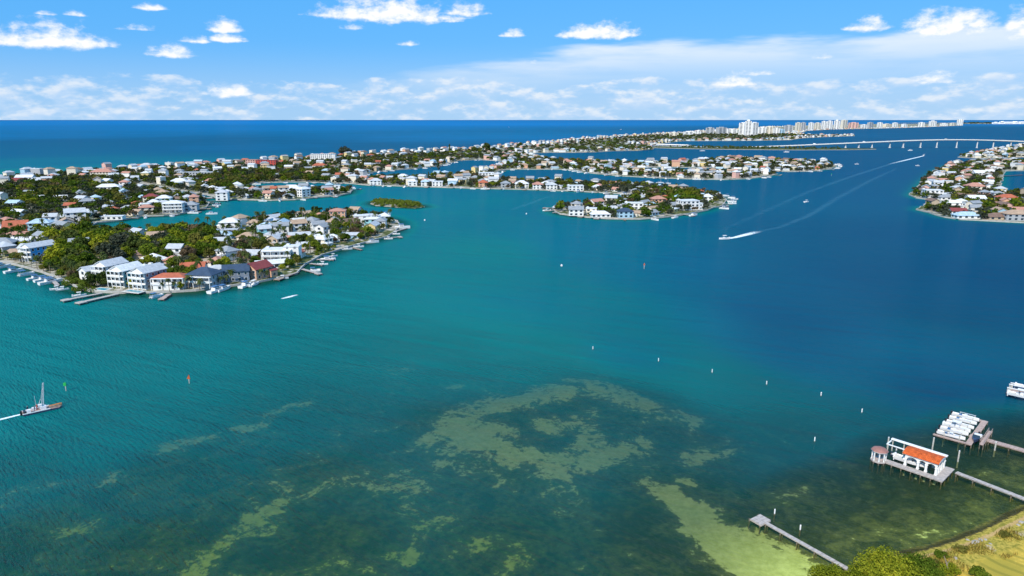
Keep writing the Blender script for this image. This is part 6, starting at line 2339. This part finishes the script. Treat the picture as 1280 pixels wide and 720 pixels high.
def plank_run(mb, x0, x1, y0, y1, z, across='x'):
    L = (x1 - x0) if across == 'x' else (y1 - y0)
    n_ = max(2, int(L / .4))
    for i in range(n_):
        if across == 'x':
            mb.box(x0 + L * i / n_ + .012, x0 + L * (i + 1) / n_ - .012, y0, y1, z - .1, z + .008 * (i % 3))
        else:
            mb.box(x0, x1, y0 + L * i / n_ + .012, y0 + L * (i + 1) / n_ - .012, z - .1, z + .008 * (i % 3))


mb = MB(); plank_run(mb, 0, 20.5, -1.5, 0, 1.0); mb.box(.1, 20.4, -1.4, -.1, .7, .88); mb.build('main_deck', 'wood_pink', ld)
mb = MB(); plank_run(mb, 0, .9, .02, 7.6, 1.0, 'y'); mb.box(.1, .8, .1, 7.5, .7, .88); mb.build('finger_deck', 'wood_pink', ld)
mb = MB(); plank_run(mb, 19.2, 20.5, .02, 6.2, 1.0, 'y'); mb.box(19.3, 20.4, .1, 6.1, .7, .88); mb.build('finger_deck', 'wood_pink', ld)
for x_ in (.2, 4, 8, 12, 16, 20.2):
    for y_ in (-1.4, -.1):
        link('piling', pile_mesh(-2.5, .85, .15), ld, (x_, y_, 0))
berths = [1.6, 4.9, 8.3, 11.6, 14.8, 17.8]
posts = [1.2, 3.1, 6.6, 10.0, 13.3, 16.4, 19.1]
for x_ in posts:
    for y_ in (1.6, 5.2):
        link('lift_post', pile_mesh(-2.5, 2.3, .13, 'piling_pale'), ld, (x_, y_, 0))
    mb = MB(); mb.box(x_ - .07, x_ + .07, 1.4, 5.4, 2.22, 2.34); mb.build('lift_beam', 'steel', ld)
kinds = ['skiff', 'skiff', 'console', 'skiff', 'skiff', 'skiff']
desc = ['open white skiff on the lift beside the lower finger', 'open white skiff on the second lift of the multi-berth dock', 'white boat with hardtop on the third lift of the multi-berth dock', 'white boat on the fourth lift of the multi-berth dock', 'open white skiff on the fifth lift of the multi-berth dock', 'white boat on the lift against the upper finger']
Tl = Matrix.Translation((lo.x, lo.y, 0)) @ Matrix.Rotation(LA, 4, 'Z')
for x_, kd, ds in zip(berths, kinds, desc):
    q = Tl @ Vector((x_ + .3, 3.7, 0))
    boat(q.x, q.y, LA - math.pi / 2 + RNG.uniform(-.05, .05), kd, ds, None, 1.05 + RNG.uniform(-.2, .25), {'console': .86, 'skiff': .95}[kd])
q = P(1220, 549, .9)
boat(q.x, q.y, LA + math.pi, 'runabout', 'short dark and white boat raised between the dock and the gangway', None, .9, .95)
dock_px((1345, 581), (1212, 543.5), 2.1, 'broad brown walkway leading from the multi-berth dock to the shore', mat='wood_pink', z=1.02, every=4.0)
# hoist frame over the walkway
ho = P(1226, 558, 1.0)
hs = thing('gangway', 'narrow brown raised gangway crossing the broad walkway', 'gangway', (ho.x, ho.y, 0), LA)
mb = MB(); plank_run(mb, 0, 11.5, -.45, .45, 1.5); mb.build('deck', 'wood_pink', hs)
for x_ in (.4, 4, 7.6, 11.0):
    for s in (-.4, .4):
        link('piling', pile_mesh(-2.5, 1.42, .13), hs, (x_, s, 0))
mb = MB()
for s in (-.42, .42):
    mb.bar((.2, s, 2.4), (11.3, s, 2.4), .05, sides=5)
    for x_ in np.arange(.2, 11.4, 1.85):
        mb.bar((x_, s, 1.5), (x_, s, 2.4), .04, sides=5)
mb.build('railing', 'wood_pink', hs)
# second lift dock at the edge
l2 = P(1268, 493, 1.0)
ld2 = thing('lift_dock', 'small boat lift dock with white boat beams, farther along the shore', 'dock', (l2.x, l2.y, 0), LA)
mb = MB(); plank_run(mb, 0, 6, -.5, 2.2, 1.0); mb.box(.1, 5.9, -.4, 2.1, .7, .88); mb.build('main_deck', 'wood_pink', ld2)
mb = MB(); plank_run(mb, 4.4, 6, -14, -.52, 1.0, 'y'); mb.box(4.5, 5.9, -13.9, -.6, .7, .88); mb.build('walkway', 'wood_pink', ld2)
for x_ in (.2, 3, 5.8):
    for y_ in (-.3, 2.0):
        link('piling', pile_mesh(-2.5, 2.6 if y_ > 0 else .85, .15, 'piling_pale'), ld2, (x_, y_, 0))
for x_, z_ in ((.2, 2.6), (3.0, 2.9), (5.8, 2.6)):
    mb = MB(); mb.box(x_ - .12, x_ + .12, -6.5, 2.2, z_, z_ + .22); mb.build('lift_beam', 'trim', ld2)
    link('piling', pile_mesh(-2.5, z_ + .05, .15, 'piling_pale'), ld2, (x_, -6.2, 0))
    link('piling', pile_mesh(-2.5, z_ + .05, .15, 'piling_pale'), ld2, (x_ + .02, 1.6, 0))
Tl2 = Matrix.Translation((l2.x, l2.y, 0)) @ Matrix.Rotation(LA, 4, 'Z')
for x_, y_, kd, ds in ((-1.4, -2.0, 'console', 'white boat hanging at the small lift dock, shore side'), (8.0, -2.4, 'console', 'white boat hanging at the small lift dock, channel side')):
    q = Tl2 @ Vector((x_, y_, 0))
    boat(q.x, q.y, LA - math.pi / 2, kd, ds, None, 1.2, .9)

# ------------------------------------------------------------------ crane barge
bpos = P(52, 513.5)
barge = thing('crane_barge', 'work barge with raised lattice crane, crew and timber piles under way', 'barge', (bpos.x, bpos.y, 0), RAD(40))
mb = MB()
L_, W_ = 9.4, 3.2
for z0, z1, k0, k1 in ((-.5, .55, .96, 1.0),):
    pts0 = [(-L_ / 2 * k0, -W_ / 2), (L_ / 2 * k0 - .6, -W_ / 2), (L_ / 2 * k0 - .6, W_ / 2), (-L_ / 2 * k0, W_ / 2)]
    pts1 = [(-L_ / 2, -W_ / 2), (L_ / 2, -W_ / 2), (L_ / 2, W_ / 2), (-L_ / 2, W_ / 2)]
    k = len(mb.v)
    mb.v += [(x_, y_, z0) for x_, y_ in pts0] + [(x_, y_, z1) for x_, y_ in pts1]
    for i in range(4):
        j = (i + 1) % 4
        mb.f.append((k + i, k + j, k + 4 + j, k + 4 + i)); mb.mi.append(0)
    mb.f.append((k + 4, k + 5, k + 6, k + 7)); mb.mi.append(1)
mb.build('hull', ['gel_dark', 'wood_pink'], barge)
mb = MB()
for s in (-1, 1):
    mb.box(-L_ / 2, L_ / 2 - 2.5, s * W_ / 2 - .1, s * W_ / 2 + .1, .56, .80)
mb.build('gunwale', 'gel', barge)
mb = MB()
tip_, foot_ = Vector((1.6, .9, 8.3)), Vector((.5, .2, 1.0))
for sx, sy in ((-.22, -.22), (.22, -.22), (.22, .22), (-.22, .22)):
    mb.bar(foot_ + Vector((sx, sy, 0)), tip_ + Vector((sx * .5, sy * .5, 0)), .075, .06, 5)
for i in range(10):
    t0, t1 = i / 10, (i + 1) / 10
    c0, c1 = foot_.lerp(tip_, t0), foot_.lerp(tip_, t1)
    s = -1 if i % 2 else 1
    mb.bar(c0 + Vector((.22 * s, -.22, 0)), c1 + Vector((-.2 * s, -.2, 0)), .045, sides=4)
    mb.bar(c0 + Vector((.22, .22 * s, 0)), c1 + Vector((.2, -.2 * s, 0)), .045, sides=4)
mb.build('crane_boom', 'steel', barge)
mb = MB(); mb.box(-.2, 1.3, -.7, .8, .56, 1.5); mb.box(-.6, .3, -.5, .6, 1.5, 2.1); mb.build('crane_base', 'gel', barge)
mb = MB(); mb.bar((-.4, .2, 2.0), (.3, .3, 3.6), .07, sides=5); mb.bar((.3, .3, 3.6), tip_, .03, sides=4); mb.build('crane_stay', 'steel', barge)
for s, z_ in ((-1.1, .7), (-.4, .74), (.3, .7), (1.0, .72), (-.7, .98), (.1, 1.0)):
    mb = MB(); mb.bar((2.0, s * .9, z_), (5.4 - abs(s) * .3, s * 1.05, z_ + .05), .16, .14, 8); mb.build('timber_pile', 'orange' if s in (-.4, .1, 1.0) else 'wood', barge)
mb = MB(); mb.box(-3.6, -2.6, -1.2, -.2, .56, 1.5); mb.box(-2.2, -1.2, .2, 1.2, .56, 1.3); mb.build('deck_locker', 'gel', barge)
mb = MB(); mb.box(-4.4, -3.8, -1.1, 1.1, .56, 1.1); mb.build('engine_box', 'black', barge)
mb = MB(); mb.box(-5.2, -4.7, -.3, .3, .0, 1.3); mb.build('outboard_motor', 'black', barge)
mb = MB(); mb.bar((-1.0, 1.3, .56), (-1.0, 1.3, 4.6), .05, sides=5); mb.build('radio_mast', 'steel', barge)


def person(loc, rz, top, label, lean=0.0):
    """one continuous skinned body standing on the deck"""
    J = [(0, 0, .92), (0, .02, 1.15), (0, .01, 1.42), (0, -.01, 1.52), (0, -.03, 1.64),
         (.10, 0, .88), (.12, -.06, .48), (.12, .0, .06), (.12, -.16, .03), (-.10, 0, .88), (-.13, .05, .48), (-.13, .06, .06), (-.13, -.10, .03),
         (.19, .01, 1.40), (.27, -.02, 1.13), (.22, -.24, 1.02), (.20, -.33, 1.02), (-.19, .01, 1.40), (-.28, .02, 1.12), (-.25, -.16, .95), (-.24, -.24, .93)]
    E = [(0, 1), (1, 2), (2, 3), (3, 4), (0, 5), (5, 6), (6, 7), (7, 8), (0, 9), (9, 10), (10, 11), (11, 12), (2, 13), (13, 14), (14, 15), (15, 16), (2, 17), (17, 18), (18, 19), (19, 20)]
    R_ = [.15, .14, .15, .06, .11, .10, .075, .055, .05, .10, .075, .055, .05, .075, .05, .04, .045, .075, .05, .04, .045]
    me = bpy.data.meshes.new('body')
    me.from_pydata([Vector(j) for j in J], E, [])
    sk = me.attributes
    o = link('person', me, None, loc, rz)
    o.rotation_euler[0] = lean
    md = o.modifiers.new('skin', 'SKIN')
    layer = me.skin_vertices[0].data if len(me.skin_vertices) else None
    if layer is None:
        bpy.context.view_layer.objects.active = o
        layer = me.skin_vertices[0].data
    for i, r in enumerate(R_):
        layer[i].radius = (r, r * .8)
    layer[0].use_root = True
    md.use_smooth_shade = True
    o.modifiers.new('sub', 'SUBSURF').levels = 1
    o.modifiers['sub'].render_levels = 1
    me.materials.append(M[top])
    tag(o, label, 'person', 'crew on the crane barge')
    return o


Tb = Matrix.Translation(bpos) @ Matrix.Rotation(RAD(40), 4, 'Z')
for (x_, y_, rz, top, lab) in [(-3.2, .5, .4, 'cloth_dark', 'person in dark clothes standing by the engine box of the barge'), (-1.6, -.6, 2.0, 'cloth_dark', 'person in dark clothes standing amidships on the barge'), (-.9, .4, -1.0, 'cloth_red', 'person in red clothes beside the crane of the barge')]:
    q = Tb @ Vector((x_, y_, .55))
    o = person(tuple(q), RAD(40) + rz, top, lab)
    mb = MB()
    mb.bar((0, -.03, 1.56), (0, -.035, 1.66), .08, .105, 8); mb.bar((0, -.035, 1.66), (0, -.03, 1.76), .105, .06, 8)
    hd = mb.build('head', 'skin', o, smooth=True)

# ------------------------------------------------------------------ near shore planting
def ground_z(x, y):
    return float(shore_z(np.array([x]), np.array([y]))[0])


FG = []


def big_tree(u, v, R, H, z0, n_cl, per, size, mat, label, seed):
    p = P(u, v, 1.0)
    cr, tr = tree_proto(seed, R, H, z0, n_cl, per, size, mat)
    o = thing('tree' if H > 2 else 'bush', label, 'tree' if H > 2 else 'bush', (p.x, p.y, max(ground_z(p.x, p.y), .1)), seed)
    link('crown', cr, o)
    link('trunk' if H > 2 else 'stem', tr, o)


big_tree(1106, 734, 5.6, 4.6, 1.6, 34, 300, .17, 'leaf_lime', 'large bright yellow-green tree at the water end of the lawn', 201)
big_tree(1146, 732, 4.4, 3.6, 1.3, 26, 280, .17, 'leaf_green', 'darker green tree against the large yellow-green tree', 202)
big_tree(1036, 736, 3.8, 3.2, 1.0, 22, 260, .16, 'leaf_lime', 'bright yellow-green tree beside the foot of the jetty', 203)
big_tree(1072, 742, 3.4, 3.0, .8, 18, 240, .16, 'leaf_lime', 'low yellow-green tree between the jetty and the large tree', 204)
big_tree(1068, 711, 1.5, .9, .1, 10, 150, .12, 'leaf_green', 'dark green bush by the jetty landing', 205)
big_tree(1222, 722, 1.7, 1.5, .3, 12, 170, .12, 'leaf_green', 'small round green bush on the lawn', 206)
big_tree(1176, 694, 1.3, .8, .1, 9, 130, .12, 'leaf_green', 'dark bush on the dune above the beach', 207)
big_tree(1166, 708, 1.9, 1.0, .1, 12, 150, .13, 'leaf_olive', 'olive shrub between the trees and the dune', 208)
big_tree(1186, 716, 2.1, 1.2, .1, 12, 150, .13, 'leaf_lime', 'yellow-green shrub at the lawn edge beside the dead log', 209)
big_tree(1202, 686, 1.4, .6, .05, 9, 120, .12, 'leaf_olive', 'olive dune shrub beside the pale rocks', 210)
big_tree(1256, 668, 1.2, .5, .05, 9, 110, .12, 'leaf_olive', 'low olive dune shrub near the pier landing', 211)
# dune grass tufts
rg = np.random.RandomState(31)
gx = rg.uniform(55, 150, 90000)
gy = rg.uniform(85, 150, 90000)
sd = shore_sd(gx, gy)
dens_ = np.clip((hash_noise(gx, gy, 4.5, 7) - .38) * 3, 0, 1) * ((sd > 2.8) & (sd < 9.5))
keep = rg.uniform(size=gx.size) < dens_
gx, gy = gx[keep][:9000], gy[keep][:9000]
gz_ = shore_z(gx, gy)
n_ = len(gx)
a = rg.uniform(0, 6.28, n_)
h = rg.uniform(.25, .65, n_)
lx, ly = np.cos(a) * .22, np.sin(a) * .22
wx2, wy2 = -np.sin(a) * .09, np.cos(a) * .09
V = np.stack([np.stack([gx - wx2, gy - wy2, gz_ - .05], 1), np.stack([gx + wx2, gy + wy2, gz_ - .05], 1), np.stack([gx + wx2 * .3 + lx, gy + wy2 * .3 + ly, gz_ + h], 1), np.stack([gx - wx2 * .3 + lx, gy - wy2 * .3 + ly, gz_ + h], 1)], 1).reshape(-1, 3)
tag(link('dune_grass', raw_mesh('dune_grass', V, np.arange(len(V)).reshape(-1, 4), ['leaf_straw'])), 'straw-coloured dune grass along the beach', 'grass', None, 'stuff')
# rocks
import bmesh
for k, (u, v, s) in enumerate([(1220, 675, .55), (1226, 673, .45), (1217, 677, .35), (1232, 672, .3), (1210, 671, .3), (1277, 651, .5), (1273, 654, .35), (1203, 682, .3), (1194, 697, .4), (1238, 678, .25)]):
    bm = bmesh.new()
    bmesh.ops.create_icosphere(bm, subdivisions=2, radius=1.0)
    rr = random.Random(k)
    for vtx in bm.verts:
        vtx.co *= 1 + rr.uniform(-.22, .18)
    me = bpy.data.meshes.new('rock')
    bm.to_mesh(me); bm.free()
    me.materials.append(M['rock'])
    p = P(u, v, 1.0)
    o = link('rock', me, None, (p.x, p.y, ground_z(p.x, p.y) + .05 * s), k * 1.3, (s * 1.3, s, s * .6))
    tag(o, 'pale weathered rock lying in the dune grass', 'rock', 'rocks in the dune grass')
p = P(1187, 719, 1.0)
o = thing('dead_log', 'bleached dead tree trunk leaning out of the lawn-edge shrubs', 'log', (p.x, p.y, ground_z(p.x, p.y)))
mb = MB(); mb.bar((0, 0, -.3), (-.4, .9, 2.0), .16, .12, 7); mb.bar((-.4, .9, 2.0), (-.6, 1.6, 3.0), .12, .05, 6); mb.build('trunk', 'palm_bark', o)
mb = MB(); mb.bar((-.35, .8, 1.7), (.5, 1.3, 2.4), .07, .03, 5); mb.build('branch', 'palm_bark', o)
